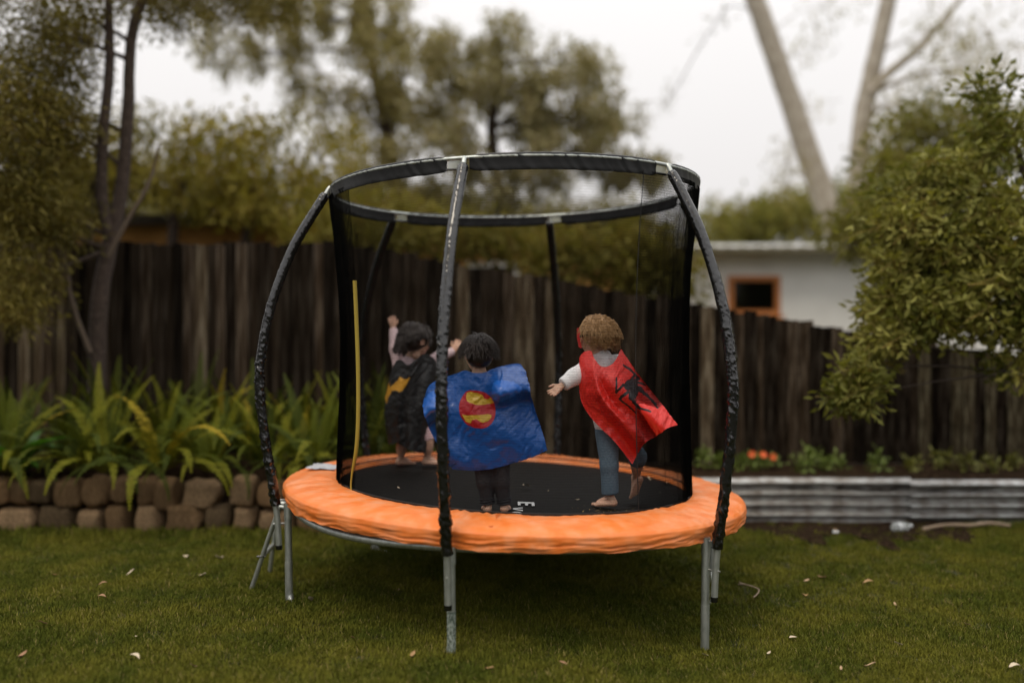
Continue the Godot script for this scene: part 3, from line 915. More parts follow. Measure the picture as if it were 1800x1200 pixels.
	# two bare pale trunks
	gb = on_ground(1490, 19.0)
	tree("pale_trunk_tree", "bare pale trunk leaning left with scattered wisps of leaves", "tree", "pale trunked trees beyond the house", gb,
		[gb, px(1480, 440, 19), px(1450, 350, 19), px(1405, 220, 19), px(1360, 90, 19), px(1325, -10, 19), px(1300, -90, 19)], 0.27, 0.17, M.pale_bark,
		[[1425, 85, 19, 34, 42, 0.5, 11], [1385, 300, 19, 36, 70, 0.6, 34], [1435, 190, 19, 30, 26, 0.4, 6], [1470, 12, 19, 60, 18, 0.5, 9]],
		wisp, g0, g1, -0.3, 1.0)
	# a thin hanging twig with a few leaves against the open sky
	var pale: Node3D = get_node("pale_trunk_tree")
	var hang := []
	for q in [[1322, 20], [1285, 10], [1255, 45], [1225, 90], [1195, 145], [1165, 188]]: hang.append(px(q[0], q[1], 18.6) - pale.position)
	var hs := spline(hang, 16)
	part(pale, "twig", tube_mesh(hs, 0.011, 5), M.limb_bark)
	var hx := []
	var hcol := []
	for q in [4, 5, 5, 8, 12, 13, 13, 14, 14, 15, 15]:
		hx.append(Transform3D(Basis.from_euler(Vector3(rr(-1, 1), rr(0, TAU), rr(-1, 1))).scaled(Vector3.ONE * rr(0.6, 1.0)), hs[q] + Vector3(rr(-0.12, 0.12), rr(-0.12, 0.1), rr(-0.1, 0.1))))
		hcol.append(g0)
	many("twig_leaves", wisp, M.leaf, hx, hcol, pale).set_meta("kind", "stuff")
	gb = on_ground(1508, 17.5)
	var p2: Node3D = tree("pale_trunk_tree", "upright pale trunk with one long limb forking to the right", "tree", "pale trunked trees beyond the house", gb,
		[gb, px(1508, 440, 17.5), px(1508, 350, 17.5), px(1516, 220, 17.5), px(1535, 120, 17.5), px(1562, 0, 17.5), px(1575, -80, 17.5)], 0.20, 0.13, M.pale_bark,
		[[1590, 180, 17.0, 60, 60, 0.8, 50], [1650, 60, 17.0, 60, 50, 0.8, 36], [1560, 260, 17.0, 45, 50, 0.8, 50], [1700, 120, 16.5, 70, 60, 0.8, 60], [1760, 60, 17.0, 50, 60, 0.8, 26]],
		wisp, g0, g1, -0.1, 1.1)
	var lm := []
	for q in [[1528, 165], [1560, 130], [1610, 90], [1650, 45], [1700, -15]]: lm.append(px(q[0], q[1], 17.4) - gb)
	part(p2, "limb", tube_mesh(spline(lm, 12), [0.10, 0.09, 0.085, 0.08, 0.075, 0.07, 0.065, 0.06, 0.055, 0.05, 0.045, 0.04], 8), M.pale_bark)
	# green bush between the trunks and the near shrub
	gb = on_ground(1640, 11.5)
	tree("olive_bush", "tall olive bush behind the near shrub and beside the pale trunks", "shrub", "", gb, [gb, gb + Vector3(0, 1.2, 0), gb + Vector3(0.1, 2.4, 0), gb + Vector3(0.1, 3.4, 0)], 0.07, 0.03, M.bark,
		[[1640, 250, 11.5, 90, 75, 0.7, 130], [1590, 330, 11.3, 80, 70, 0.7, 150], [1720, 260, 11.5, 80, 80, 0.7, 110], [1520, 400, 11.3, 60, 50, 0.6, 110]], broad, Color(0.12, 0.125, 0.03), Color(0.30, 0.275, 0.07), 0.06)
	# the near shrub that leans into the picture from the right
	gb = on_ground(1905, 7.0)
	tree("leafy_shrub", "large leafy green shrub spilling over the fence and the iron garden bed", "shrub", "", gb,
		[gb, px(1900, 760, 7.0), px(1880, 640, 6.95), px(1850, 500, 6.9), px(1820, 380, 6.9), px(1790, 260, 6.9)], 0.06, 0.02, M.bark,
		[[1680, 420, 6.8, 120, 110, 0.45, 520], [1760, 330, 6.9, 80, 110, 0.4, 330], [1590, 440, 6.8, 80, 90, 0.4, 300], [1700, 545, 6.6, 120, 70, 0.4, 360], [1590, 560, 6.6, 70, 60, 0.35, 170], [1800, 500, 6.6, 100, 120, 0.4, 400], [1520, 650, 6.4, 40, 35, 0.2, 34], [1505, 695, 6.4, 42, 28, 0.2, 42], [1560, 610, 6.5, 50, 35, 0.25, 60], [1745, 190, 6.9, 45, 65, 0.3, 75], [1640, 330, 6.9, 80, 60, 0.4, 140], [1560, 350, 7.0, 50, 60, 0.3, 60], [1780, 620, 6.6, 60, 50, 0.3, 70]],
		shrub, Color(0.085, 0.10, 0.014), Color(0.34, 0.32, 0.08), 0.18, 1.0)

func build_garden_behind():
	# the rest of the garden, behind the camera: the tall trees whose dark reflection lies in the black vinyl
	var big := leaf_spray(20, 0.5, 0.24, 0.12, 0.3)
	var k := 0
	for e in [[-8.5, -1.5, 3.6], [-7.5, 5.5, 3.2], [-2.5, 8.5, 2.4], [2.2, 8.8, 2.2], [6.8, 6.2, 3.0], [8.8, 0.5, 3.8], [9.2, -4.5, 4.0], [-9.0, -5.5, 4.4]]:
		var b := Vector3(e[0], -0.03, e[1])
		var h: float = e[2]
		tree("boundary_tree", ["dense tree on the garden boundary beside the fern terrace", "dense round tree in the corner of the garden facing the ferns", "broad dense tree facing the trampoline across the lawn", "dense tree facing the trampoline next to the broad one", "tall dense tree in the corner facing the iron bed", "dense tree on the boundary of the lawn beside the iron bed", "dense tree at the end of the iron garden bed", "dense tree at the end of the stone wall"][k], "tree", "trees round the rest of the garden", b,
			[b, b + Vector3(0, h * 0.3, 0), b + Vector3(0.1, h * 0.6, 0), b + Vector3(0.1, h * 0.85, 0)], 0.14, 0.05, M.bark,
			[[b + Vector3(0, h * 0.30, 0), 0, 0, 2.1, h * 0.3, 1.3, 230], [b + Vector3(0.2, h * 0.68, 0), 0, 0, 1.9, h * 0.3, 1.3, 230]], big, Color(0.05, 0.055, 0.014), Color(0.13, 0.13, 0.035))
		k += 1

func frond_mesh(length: float, lift: float, droop: float, pairs: int, ll: float) -> ArrayMesh:
	# a sword fern frond in the xy plane from the origin: rises at angle lift, bends over by droop
	var s := soup()
	var cols := PackedColorArray()
	var pts := []
	var p := Vector3.ZERO
	var n := 14
	for i in n + 1:
		pts.append(p)
		var a := lift - droop * pow(float(i) / n, 1.8)
		p += Vector3(cos(a), sin(a), 0) * length / n
	add_tube(s, pts, 0.003, 3, false)
	for i in s.v.size(): cols.append(Color(0.9, 0.75, 0.7))
	for k in pairs:
		var t := 0.10 + 0.89 * k / (pairs - 1)
		var f := t * n
		var i := mini(int(f), n - 1)
		var q: Vector3 = pts[i].lerp(pts[i + 1], f - i)
		var tan_: Vector3 = (pts[i + 1] - pts[i]).normalized()
		var up := Vector3(-tan_.y, tan_.x, 0)
		var l := ll * sin(PI * pow(0.08 + 0.90 * t, 0.75)) * rr(0.85, 1.1) + 0.006
		var w := length / pairs * 0.34
		for sg in [-1.0, 1.0]:
			var out := (Vector3(0, 0, sg) + tan_ * 0.28 + up * rr(-0.12, 0.22)).normalized()
			append(s, PackedVector3Array([q - tan_ * w * 0.7, q + tan_ * w, q + out * l * 0.6 + tan_ * w * 1.1, q + out * l - up * l * 0.1, q + out * l * 0.55 - tan_ * w * 0.6]), PackedInt32Array([0, 1, 2, 0, 2, 4, 4, 2, 3]))
			var c := Color(1, 1, 1) * rr(0.8, 1.2)
			for z in 5: cols.append(c)
	return arrays_mesh(s.v, s.n, s.i, PackedVector2Array(), cols)

func build_ferns():
	var fr := [frond_mesh(0.85, 1.42, 0.55, 34, 0.055), frond_mesh(0.80, 1.25, 1.3, 32, 0.06), frond_mesh(0.80, 1.05, 2.1, 32, 0.06), frond_mesh(0.66, 0.85, 2.2, 28, 0.055), frond_mesh(0.75, 1.48, 0.9, 30, 0.055), frond_mesh(0.72, 0.5, 2.0, 30, 0.055)]
	var fm := []
	for c in [Color(0.082, 0.100, 0.007), Color(0.15, 0.155, 0.010), Color(0.045, 0.062, 0.006), Color(0.34, 0.26, 0.02)]:
		var m := mat(lin(c.r, c.g, c.b), 0.65)
		m.metallic_specular = 0.25
		m.vertex_color_use_as_albedo = true
		m.backlight_enabled = true
		m.backlight = Color(0.5, 0.5, 0.4)
		fm.append(m)
	var k := 0
	for row in 3:
		for q in 12:
			var x := -4.75 + q * 0.37 + 0.17 * (row % 2) + rr(-0.08, 0.08)
			if x > -0.75: continue
			var d: float = [7.19, 7.62, 8.10][row] + rr(-0.06, 0.06)
			var t := thing("sword_fern", "green sword fern with arching fronds planted in a row above the stone wall", "fern", Vector3(x, 0.40 if row == 0 else 0.365, -d), "sword ferns above the stone wall")
			var big := rr(0.85, 1.08) * (1.0 if x > -4.0 else 0.85)
			var nf := 20 if row == 0 else 13
			var a0 := rr(0, TAU)
			for i in nf:
				var kind := rng.randi() % 5
				var a := a0 + TAU * i / nf + rr(-0.25, 0.25)
				if row == 0 and sin(a) > -0.1: kind = [2, 3, 5][rng.randi() % 3]
				if row == 2: kind = [0, 4, 1][rng.randi() % 3]
				var o := part(t, "frond", fr[kind], fm[3] if rng.randf() < 0.02 else fm[rng.randi() % 3])
				o.rotation = Vector3(rr(-0.25, 0.25), -a, rr(-0.12, 0.12))
				var sc := big * rr(0.75, 1.1)
				o.scale = Vector3(sc, sc, sc)
				o.position = Vector3(cos(a) * 0.02, 0, sin(a) * 0.02)
			k += 1
	# a broad leaved green plant at the end of the terrace
	var broad := soup()
	add_grid(broad, 8, 4, func(u: float, t: float):
		var w := 0.055 * sin(PI * pow(u, 0.7)) + 0.003
		return Vector3(0.42 * u, 0.40 * u - 0.34 * u * u, (t - 0.5) * 2.0 * w + 0.0) + Vector3(0, 0.25 * absf(t - 0.5) * w * 2.0, 0))
	var bm := soup_mesh(broad)
	var gm := mat(lin(0.05, 0.13, 0.012), 0.45)
	gm.backlight_enabled = true
	gm.backlight = Color(0.3, 0.5, 0.1)
	for e in [[30, 815, 7.25, "bright green broad leaved plant on the stone wall beside the leaning ferns"], [25, 730, 7.7, "bright green broad leaved plant standing behind the first ferns"]]:
		var t := thing("broadleaf_plant", e[3], "plant", px(e[0], e[1], e[2]) - Vector3(0, 0.12, 0), "")
		t.position.y = 0.36
		for i in 13:
			var o := part(t, "leaf", bm, gm)
			o.rotation = Vector3(rr(-0.3, 0.3), TAU * i / 13.0 + rr(-0.3, 0.3), rr(-0.1, 0.6))
			o.scale = Vector3.ONE * rr(0.7, 1.2)

func build_bed_plants():
	# small seedlings and marigold like flowers in the raised bed
	var leaf := leaf_spray(13, 0.055, 0.06, 0.026, -0.5)
	var fl := soup()
	for k in 9:
		var a := TAU * k / 9.0
		append(fl, PackedVector3Array([Vector3.ZERO, Vector3(cos(a - 0.3), 0.3, sin(a - 0.3)) * 0.022, Vector3(cos(a), 0.25, sin(a)) * 0.032, Vector3(cos(a + 0.3), 0.3, sin(a + 0.3)) * 0.022]), PackedInt32Array([0, 1, 2, 0, 2, 3]))
	var fmesh := soup_mesh(fl)
	var om := mat(lin(0.62, 0.10, 0.015), 0.7)
	var gm := mat(lin(0.13, 0.18, 0.022), 0.6)
	gm.vertex_color_use_as_albedo = true
	gm.backlight_enabled = true
	gm.backlight = Color(0.5, 0.5, 0.3)
	var ym := mat(lin(0.17, 0.17, 0.02), 0.6)
	ym.vertex_color_use_as_albedo = true
	var list := [[1300, 8.1, 0.12, 0], [1328, 8.0, 0.15, 3], [1352, 8.15, 0.10, 1], [1405, 8.0, 0.14, 0], [1425, 8.1, 0.18, 0], [1448, 8.0, 0.13, 0], [1470, 8.2, 0.12, 0], [1545, 8.1, 0.15, 0], [1605, 8.1, 0.07, 0], [1655, 8.2, 0.12, 0], [1700, 8.0, 0.16, 0], [1745, 8.0, 0.12, 0], [1785, 8.1, 0.14, 0], [1240, 8.1, 0.16, 0], [1270, 8.2, 0.13, 0]]
	for e in list:
		var flowers: int = e[3]
		var p := on_ground(e[0], e[1], 0.26)
		var t := thing("flowering_plant" if flowers else "seedling", ("small plant with %s orange flowers in the iron garden bed" % ("three" if flowers == 3 else "one")) if flowers else "small green seedling growing in the iron garden bed", "plant", p, "" if flowers else "seedlings in the iron garden bed")
		var h: float = e[2]
		var s := soup()
		for k in 4:
			add_tube(s, [Vector3.ZERO, Vector3(rr(-0.03, 0.03), h * 0.5, rr(-0.03, 0.03)), Vector3(rr(-0.07, 0.07), h, rr(-0.05, 0.05))], 0.0025, 3, false)
		part(t, "stem", soup_mesh(s), gm)
		for k in 5:
			var o := part(t, "foliage", leaf, gm if e[0] < 1600 else ym)
			o.position = Vector3(rr(-0.06, 0.06), h * rr(0.3, 0.95), rr(-0.04, 0.04))
			o.rotation.y = rr(0, TAU)
			o.scale = Vector3.ONE * rr(0.7, 1.2)
		for k in flowers:
			var o := part(t, "flower", fmesh, om)
			o.position = Vector3(rr(-0.06, 0.06), h + rr(0.0, 0.04), 0.04 + rr(-0.02, 0.02))
			o.rotation = Vector3(rr(0.4, 1.2), 0, rr(-0.4, 0.4))
			o.scale = Vector3.ONE * 1.15

# ---------------------------------------------------------------- trampoline

const POLES := [-13.0, 47.0, 107.0, 167.0, 227.0, -73.0]

func pole_point(th: float, r: float, h: float) -> Vector3:
	var p := polar(th, r)
	var lo := pad_y(p.x, -p.z)
	var hi := ring_y(p.x, -p.z)
	return Vector3(p.x, lo + (hi - lo) * h, p.z)

func ring_point(th: float, r: float, dy: float) -> Vector3:
	var p := polar(th, r)
	return Vector3(p.x, ring_y(p.x, -p.z) + dy, p.z)

func pad_point(th: float, r: float, dy: float) -> Vector3:
	var p := polar(th, r)
	return Vector3(p.x, pad_y(p.x, -p.z) + dy, p.z)

func frame_drop(th: float) -> float:
	var a := wrapf(th + 45.0, -180.0, 180.0) / 32.0
	return -0.098 - 0.042 * exp(-a * a)

func net_r(t: float) -> float:
	return 1.0 - 0.022 * sin(PI * minf(t * 1.05, 1.0)) + 0.036 * pow(t, 5.0)

func net_sheet(th0: float, th1: float, dr: float, closed: bool, nu: int) -> ArrayMesh:
	# black knitted netting: every thread a thin three sided cord
	var w := 0.00040
	var pt := func(th: float, t: float) -> Vector3:
		var r := net_r(t) + dr + 0.006 * fn.get_noise_2d(th * 0.06, t * 2.0)
		return pad_point(th, r, 0.004).lerp(ring_point(th, r, -0.03), t)
	var v := PackedVector3Array()
	var n := PackedVector3Array()
	var idx := PackedInt32Array()
	var cross := PackedVector2Array([Vector2(1, 0), Vector2(-0.5, 0.866), Vector2(-0.5, -0.866)])
	var lines := nu * 10
	var segs := 14
	for i in lines:
		var th := lerpf(th0, th1, float(i) / lines)
		var out := (polar(th, 2.0) - TC).normalized()
		var side := Vector3(out.z, 0, -out.x)
		for j in segs + 1:
			var p: Vector3 = pt.call(th, float(j) / segs)
			for c in cross:
				var q: Vector3 = out * c.x + side * c.y
				v.append(p + q * w)
				n.append(q)
			if j < segs:
				var b := v.size() - 3
				for c in 3:
					var d := (c + 1) % 3
					idx.append_array([b + c, b + d, b + c + 3, b + d, b + d + 3, b + c + 3])
	var rows := 130
	for j in rows:
		var t := (j + 0.5) / rows
		for i in nu + 1:
			var th := lerpf(th0, th1, float(i) / nu)
			var out := (polar(th, 2.0) - TC).normalized()
			var p: Vector3 = pt.call(th, t)
			for c in cross:
				var q: Vector3 = out * c.x + Vector3.UP * c.y
				v.append(p + q * w)
				n.append(q)
			if i < nu:
				var b := v.size() - 3
				for c in 3:
					var d := (c + 1) % 3
					idx.append_array([b + c, b + c + 3, b + d, b + d, b + c + 3, b + d + 3])
	return arrays_mesh(v, n, idx)

func build_trampoline():
	var base := TC
	var T := thing("trampoline", "round trampoline with orange safety pad, black padded poles and black net", "trampoline")
	# the steel frame
	var fp := []
	for k in 97: fp.append(pad_point(k * 3.75, 1.245, frame_drop(k * 3.75)))
	part(T, "frame_ring", tube_mesh(fp, 0.02, 10, false), M.galv)
	# jumping mat
	var s := soup()
	add_grid(s, 72, 12, func(u: float, t: float): return pad_point(u * 360.0, 1.07 * t + 0.0001, -0.014 - 0.012 * (1.0 - t * t)), true, true)
	var jm := part(T, "jumping_mat", soup_mesh(s), M.mat)
	var font := SystemFont.new()
	font.font_names = PackedStringArray(["Droid Sans"])
	font.font_weight = 700
	font.font_italic = true
	for e in [["E", 0.0, 5.0, 0.00185, 2.1], ["V", -0.012, 4.845, 0.00105, 2.4], ["O", -0.018, 4.735, 0.00105, 1.8]]:
		var tm := TextMesh.new()
		tm.text = e[0]
		tm.font = font
		tm.font_size = 64
		tm.pixel_size = e[3]
		tm.depth = 0.0012
		tm.vertical_alignment = VERTICAL_ALIGNMENT_BOTTOM
		tm.horizontal_alignment = HORIZONTAL_ALIGNMENT_CENTER
		var o := part(jm, "printed_letter", tm, M.white_print)
		o.transform = Transform3D(Basis(Vector3(0, 0, e[4]), Vector3(1, -0.044, 0), Vector3(0, 1, 0)), Vector3(e[1], pad_y(e[1], e[2]) - 0.0145, -e[2]))
	# safety pad
	var prof := [[0.985, -0.016], [0.995, 0.002], [1.03, 0.010], [1.08, 0.013], [1.14, 0.010], [1.20, 0.001], [1.25, -0.010], [1.279, -0.021], [1.293, -0.034], [1.297, -0.058], [1.295, -0.082], [1.290, -0.106]]
	var ps := soup()
	add_grid(ps, 300, 44, func(u: float, t: float):
		var th: float = u * 360.0
		var f: float = t * (prof.size() - 1)
		var i := mini(int(f), prof.size() - 2)
		var a: Array = prof[i]
		var b: Array = prof[i + 1]
		var r := lerpf(a[0], b[0], f - i)
		var y := lerpf(a[1], b[1], f - i)
		var q := deg_to_rad(th)
		var top: float = smoothstep(0.02, 0.12, t) * (1.0 - smoothstep(0.62, 0.75, t))
		var hang := smoothstep(0.70, 0.92, t)
		# soft puckers on top, gathers running round the shoulder, slack folds in the hanging edge
		y += top * 0.006 * fn.get_noise_2d(cos(q) * r * 2.6 + 4.0, sin(q) * r * 2.6)
		y += top * (0.0022 * (1.0 - absf(fn.get_noise_2d(th * 0.22, r * 2.5)) * 3.0) + 0.0012 * (1.0 - absf(fn.get_noise_2d(th * 0.5 + r * 6.0, r * 2.0)) * 3.0))
		var slant := t + 0.05 * sin(q * 3.0) + 0.06 * fn.get_noise_2d(th * 0.03, 40.0)
		var fold := 1.0 - 2.2 * absf(fn.get_noise_2d(th * 0.028, slant * 7.0))
		var fold2 := fn.get_noise_2d(th * 0.13 + t * 6.0, 2.0 + t * 5.0)
		r += hang * (0.008 * fold + 0.002 * fold2) - 0.006 * hang
		y += smoothstep(0.5, 0.75, t) * (1.0 - smoothstep(0.8, 0.95, t)) * 0.002 * fn.get_noise_2d(th * 0.3 + t * 8.0, 5.0)
		y += hang * (0.010 * fn.get_noise_2d(th * 0.05, 20.0)) - smoothstep(0.85, 1.0, t) * 0.016 * maxf(0.0, fn.get_noise_2d(th * 0.035 + 3.0, 31.0))
		for pth in POLES:
			var da := wrapf(th - pth, -180.0, 180.0)
			var tie := exp(-da * da / 60.0)
			r -= 0.02 * exp(-da * da / 9.0) * hang
			y += top * tie * 0.006 * sin(da * 2.1 + r * 14.0)
		return pad_point(th, r, y), true, true)
	var pad := part(T, "safety_pad", soup_mesh(ps), M.pad)
	var strip := soup()
	add_grid(strip, 4, 16, func(u: float, t: float):
		var th := -4.2 + 0.9 * u - 1.3 * t
		return pad_point(th, 1.0 + 0.25 * t, 0.007 + 0.012 * sin(PI * minf(t * 1.15, 1.0)) - 0.014 * t * t), false, true)
	part(pad, "seam", soup_mesh(strip), M.pad_seam)
	var tape := soup()
	add_grid(tape, 12, 8, func(u: float, t: float):
		var th := -91.0 - 11.0 * u + 1.6 * fn.get_noise_2d(t * 4.0, u * 3.0)
		var r := 1.03 + 0.17 * t + 0.02 * fn.get_noise_2d(u * 5.0, 3.0)
		return pad_point(th, r, 0.020 + 0.003 * fn.get_noise_2d(u * 6.0, t * 6.0)), false, true)
	part(pad, "repair_patch", soup_mesh(tape), M.patch)
	# poles: steel below, wrinkled foam sleeve above
	var prof2 := [[1.315, -0.22], [1.331, -0.075], [1.382, 0.129], [1.414, 0.3235], [1.40, 0.459], [1.347, 0.616], [1.245, 0.792], [1.135, 0.915], [1.065, 0.985]]
	for k in POLES.size():
		var th: float = POLES[k]
		var c := []
		for q in prof2: c.append(pole_point(th, q[0], q[1]))
		var sp := spline(c, 90)
		var up := part(T, "pole", tube_mesh([sp[0], sp[4], sp[9], sp[16]], 0.0165, 10), M.galv)
		var cut := sp.slice(11, 90)
		var seed_ := k * 13.0
		part(up, "foam_sleeve", tube_mesh(spline(cut, 330), 0.0262, 22, true, func(t: float, a: float):
			var slack := 0.35 + 0.75 * (1.0 - smoothstep(0.3, 0.75, t)) + 0.3 * (1.0 - smoothstep(0.08, 0.14, t))
			# the slack vinyl bunches into slanting, broken folds
			var n := fn.get_noise_3d(t * 22.0 + seed_, cos(a) * 0.9, sin(a) * 0.9)
			var ph := t * 118.0 + 1.7 * absf(sin(a * 0.5 + seed_)) * (1.0 if fn.get_noise_1d(t * 6.0 + seed_) > 0.0 else -1.0) + 2.6 * n
			var fold := pow(absf(sin(ph)), 5.0) * smoothstep(-0.25, 0.35, fn.get_noise_3d(t * 14.0 + seed_, cos(a) * 0.7 + 9.0, sin(a) * 0.7))
			return slack * (0.0058 * fold + 0.0022 * n - 0.001) - 0.006 * smoothstep(0.97, 1.0, t)), M.vinyl)
		part(up, "end_cap", tube_mesh([sp[0] - Vector3(0, 0.012, 0), sp[0], sp[1]], 0.018, 10), M.vinyl)
		var e0: Vector3 = sp[87]
		part(up, "top_elbow", tube_mesh(spline([e0, ring_point(th, 1.050, 0.004), ring_point(th, 1.042, 0.012)], 6), 0.012, 8), M.galv)
		for hb in [-0.06, -0.14]:
			var bp := pole_point(th, 1.335, hb)
			var outw := (polar(th, 2.0) - TC).normalized()
			part(up, "bolt", tube_mesh([bp - outw * 0.085, bp + outw * 0.012], 0.005, 6), M.bolt)
	# top ring: steel hoop inside vinyl sleeves, with a short bare length beside each pole
	var hoop := []
	for k in 121: hoop.append(ring_point(k * 3.0, 1.038, 0.014))
	part(T, "top_hoop", tube_mesh(hoop, 0.0095, 8, false), M.galv)
	for k in 6:
		var th: float = POLES[k]
		var b := soup()
		add_grid(b, 16, 70, func(u: float, t: float):
			var a: float = u * TAU
			var ang := th + 1.2 + (60.0 - 6.2) * t
			var squeeze := 1.0 - 0.25 * exp(-t * 40.0) - 0.2 * exp(-(1.0 - t) * 40.0)
			var cy: float = sign(sin(a)) * pow(absf(sin(a)), 0.7) * 0.041 * squeeze
			var cr := cos(a) * lerpf(0.0035, 0.0125, smoothstep(-0.1, 0.9, sin(a))) + 0.0025 * fn.get_noise_2d(ang * 0.55 + sin(a) * 1.2, 4.0 + k)
			cy += 0.002 * fn.get_noise_2d(ang * 0.2, 8.0) * (1.0 if sin(a) < 0.0 else 0.2)
			return ring_point(ang, 1.038 + cr, cy - 0.012), true)
		part(T, "ring_sleeve", soup_mesh(b), M.ring_vinyl)
		var film := soup()
		add_grid(film, 4, 3, func(u: float, t: float): return ring_point(th - 4.6 + 4.3 * u, 1.036, -0.036 + 0.045 * t))
		part(T, "clear_window", soup_mesh(film), M.clear_film)
		var hem := soup()
		add_tube(hem, [ring_point(th - 5.0, 1.037, -0.036), ring_point(th - 2.5, 1.037, -0.037), ring_point(th, 1.037, -0.036)], 0.006, 6)
		part(T, "net_hem", soup_mesh(hem), M.vinyl)
	# the net and its doubled door panels
	part(T, "net", net_sheet(0, 360, 0.0, true, 144), M.net)
	part(T, "door_flap", net_sheet(-88, -55, 0.006, false, 20), M.net)
	part(T, "door_flap", net_sheet(37, 88, 0.006, false, 30), M.net)
	var skirt := []
	for k in 97: skirt.append(pad_point(k * 3.75, 1.002, 0.012))
	part(T, "net_edging", tube_mesh(skirt, 0.004, 5, false), M.black_cloth)
	var zp := []
	for q in [[-55.2, 0.69], [-55.0, 0.55], [-54.2, 0.4], [-53.6, 0.25], [-54.0, 0.14], [-56.3, 0.05], [-56.5, 0.0], [-54.5, -0.02]]:
		var lo := pad_point(q[0], net_r(q[1]) + 0.012, 0.012)
		zp.append(lo.lerp(ring_point(q[0], net_r(q[1]) + 0.012, -0.03), q[1]))
	var zr := []
	for k in 40: zr.append(0.0105 * (1.0 - 0.55 * smoothstep(22, 30, k)))
	part(T, "zip", tube_mesh(spline(zp, 40), zr, 6), M.zip)
	var seam := []
	for k in 20: seam.append(pad_point(37, net_r(k / 19.0) + 0.011, 0.004).lerp(ring_point(37, net_r(k / 19.0) + 0.011, -0.03), k / 19.0))
	part(T, "net_seam", tube_mesh(seam, 0.0016, 5), M.black_cloth)
	# U shaped legs: two uprights joined by a bar along the ground
	for pr in [[-73.0, -13.0], [47.0, 107.0], [167.0, 227.0]]:
		var a: float = pr[0]
		var b: float = pr[1]
		var ends := []
		for th in [a, b]:
			var tp := pad_point(th, 1.268, frame_drop(th) - 0.012)
			var gp := polar(th, 1.262)
			gp.y = ground_y(gp.x, -gp.z) - 0.025
			ends.append([tp, gp])
		var inw: Vector3 = (ends[1][1] - ends[0][1]).normalized()
		var path := [ends[0][0], ends[0][0].lerp(ends[0][1], 0.5), ends[0][1] + Vector3(0, 0.07, 0), ends[0][1] + inw * 0.02 + Vector3(0, 0.022, 0), ends[0][1] + inw * 0.09 + Vector3(0, 0.004, 0),
			ends[0][1].lerp(ends[1][1], 0.5) - Vector3(0, 0.004, 0), ends[1][1] - inw * 0.09 + Vector3(0, 0.004, 0), ends[1][1] - inw * 0.02 + Vector3(0, 0.022, 0), ends[1][1] + Vector3(0, 0.07, 0), ends[1][0].lerp(ends[1][1], 0.5), ends[1][0]]
		var lg := part(T, "leg", tube_mesh(path, 0.019, 12), M.galv)
		for e in ends:
			part(lg, "lower_sleeve", tube_mesh([e[0].lerp(e[1], 0.55), e[0].lerp(e[1], 0.97)], 0.0205, 12), M.galv_worn if b < 0.0 and e == ends[1] else M.galv)
			part(lg, "socket", tube_mesh([e[0] + Vector3(0, 0.02, 0), e[0].lerp(e[1], 0.12)], 0.022, 12), M.galv)

func build_ladder():
	var n0 := px(488, 900, 5.42)
	var n1 := px(440, 1036, 5.50)
	n1.y = ground_y(n1.x, -n1.z)
	var f0 := px(489, 893, 5.76)
	var f1 := px(473, 1010, 5.84)
	f1.y = ground_y(f1.x, -f1.z)
	var L := thing("steel_ladder", "short grey steel ladder leaning on the trampoline frame beside a leg", "ladder", n1)
	for e in [[n0, n1], [f0, f1]]:
		var hook := [e[0] - n1 + Vector3(0.06, -0.01, 0), e[0] - n1 + Vector3(0.045, 0.025, 0), e[0] - n1 + Vector3(0.015, 0.03, 0), e[0] - n1, (e[0] as Vector3).lerp(e[1], 0.5) - n1, e[1] - n1 - Vector3(0, 0.01, 0)]
		var rl := part(L, "rail", tube_mesh(hook, 0.0135, 8), M.galv)
		part(rl, "bolt", tube_mesh([(e[0] as Vector3).lerp(e[1], 0.56) - n1 + Vector3(-0.03, 0, 0.008), (e[0] as Vector3).lerp(e[1], 0.56) - n1 + Vector3(0.02, 0, 0.008)], 0.006, 6), M.vinyl)
	for t in [0.56, 0.16]:
		part(L, "rung", tube_mesh([n0.lerp(n1, t) - n1, f0.lerp(f1, t) - n1], 0.0135, 8), M.galv)

# ---------------------------------------------------------------- children

func cap(a: Vector3, b: Vector3, ra: float, rb: float) -> Array:
	return ["c", a, b, ra, rb]

func ell(c: Vector3, r: Vector3, basis := Basis.IDENTITY, sub := false) -> Array:
	return ["s" if sub else "e", c, r, basis]

func cut(p: Vector3, n: Vector3, reach: float) -> Array:
	return ["p", p, n.normalized(), reach]

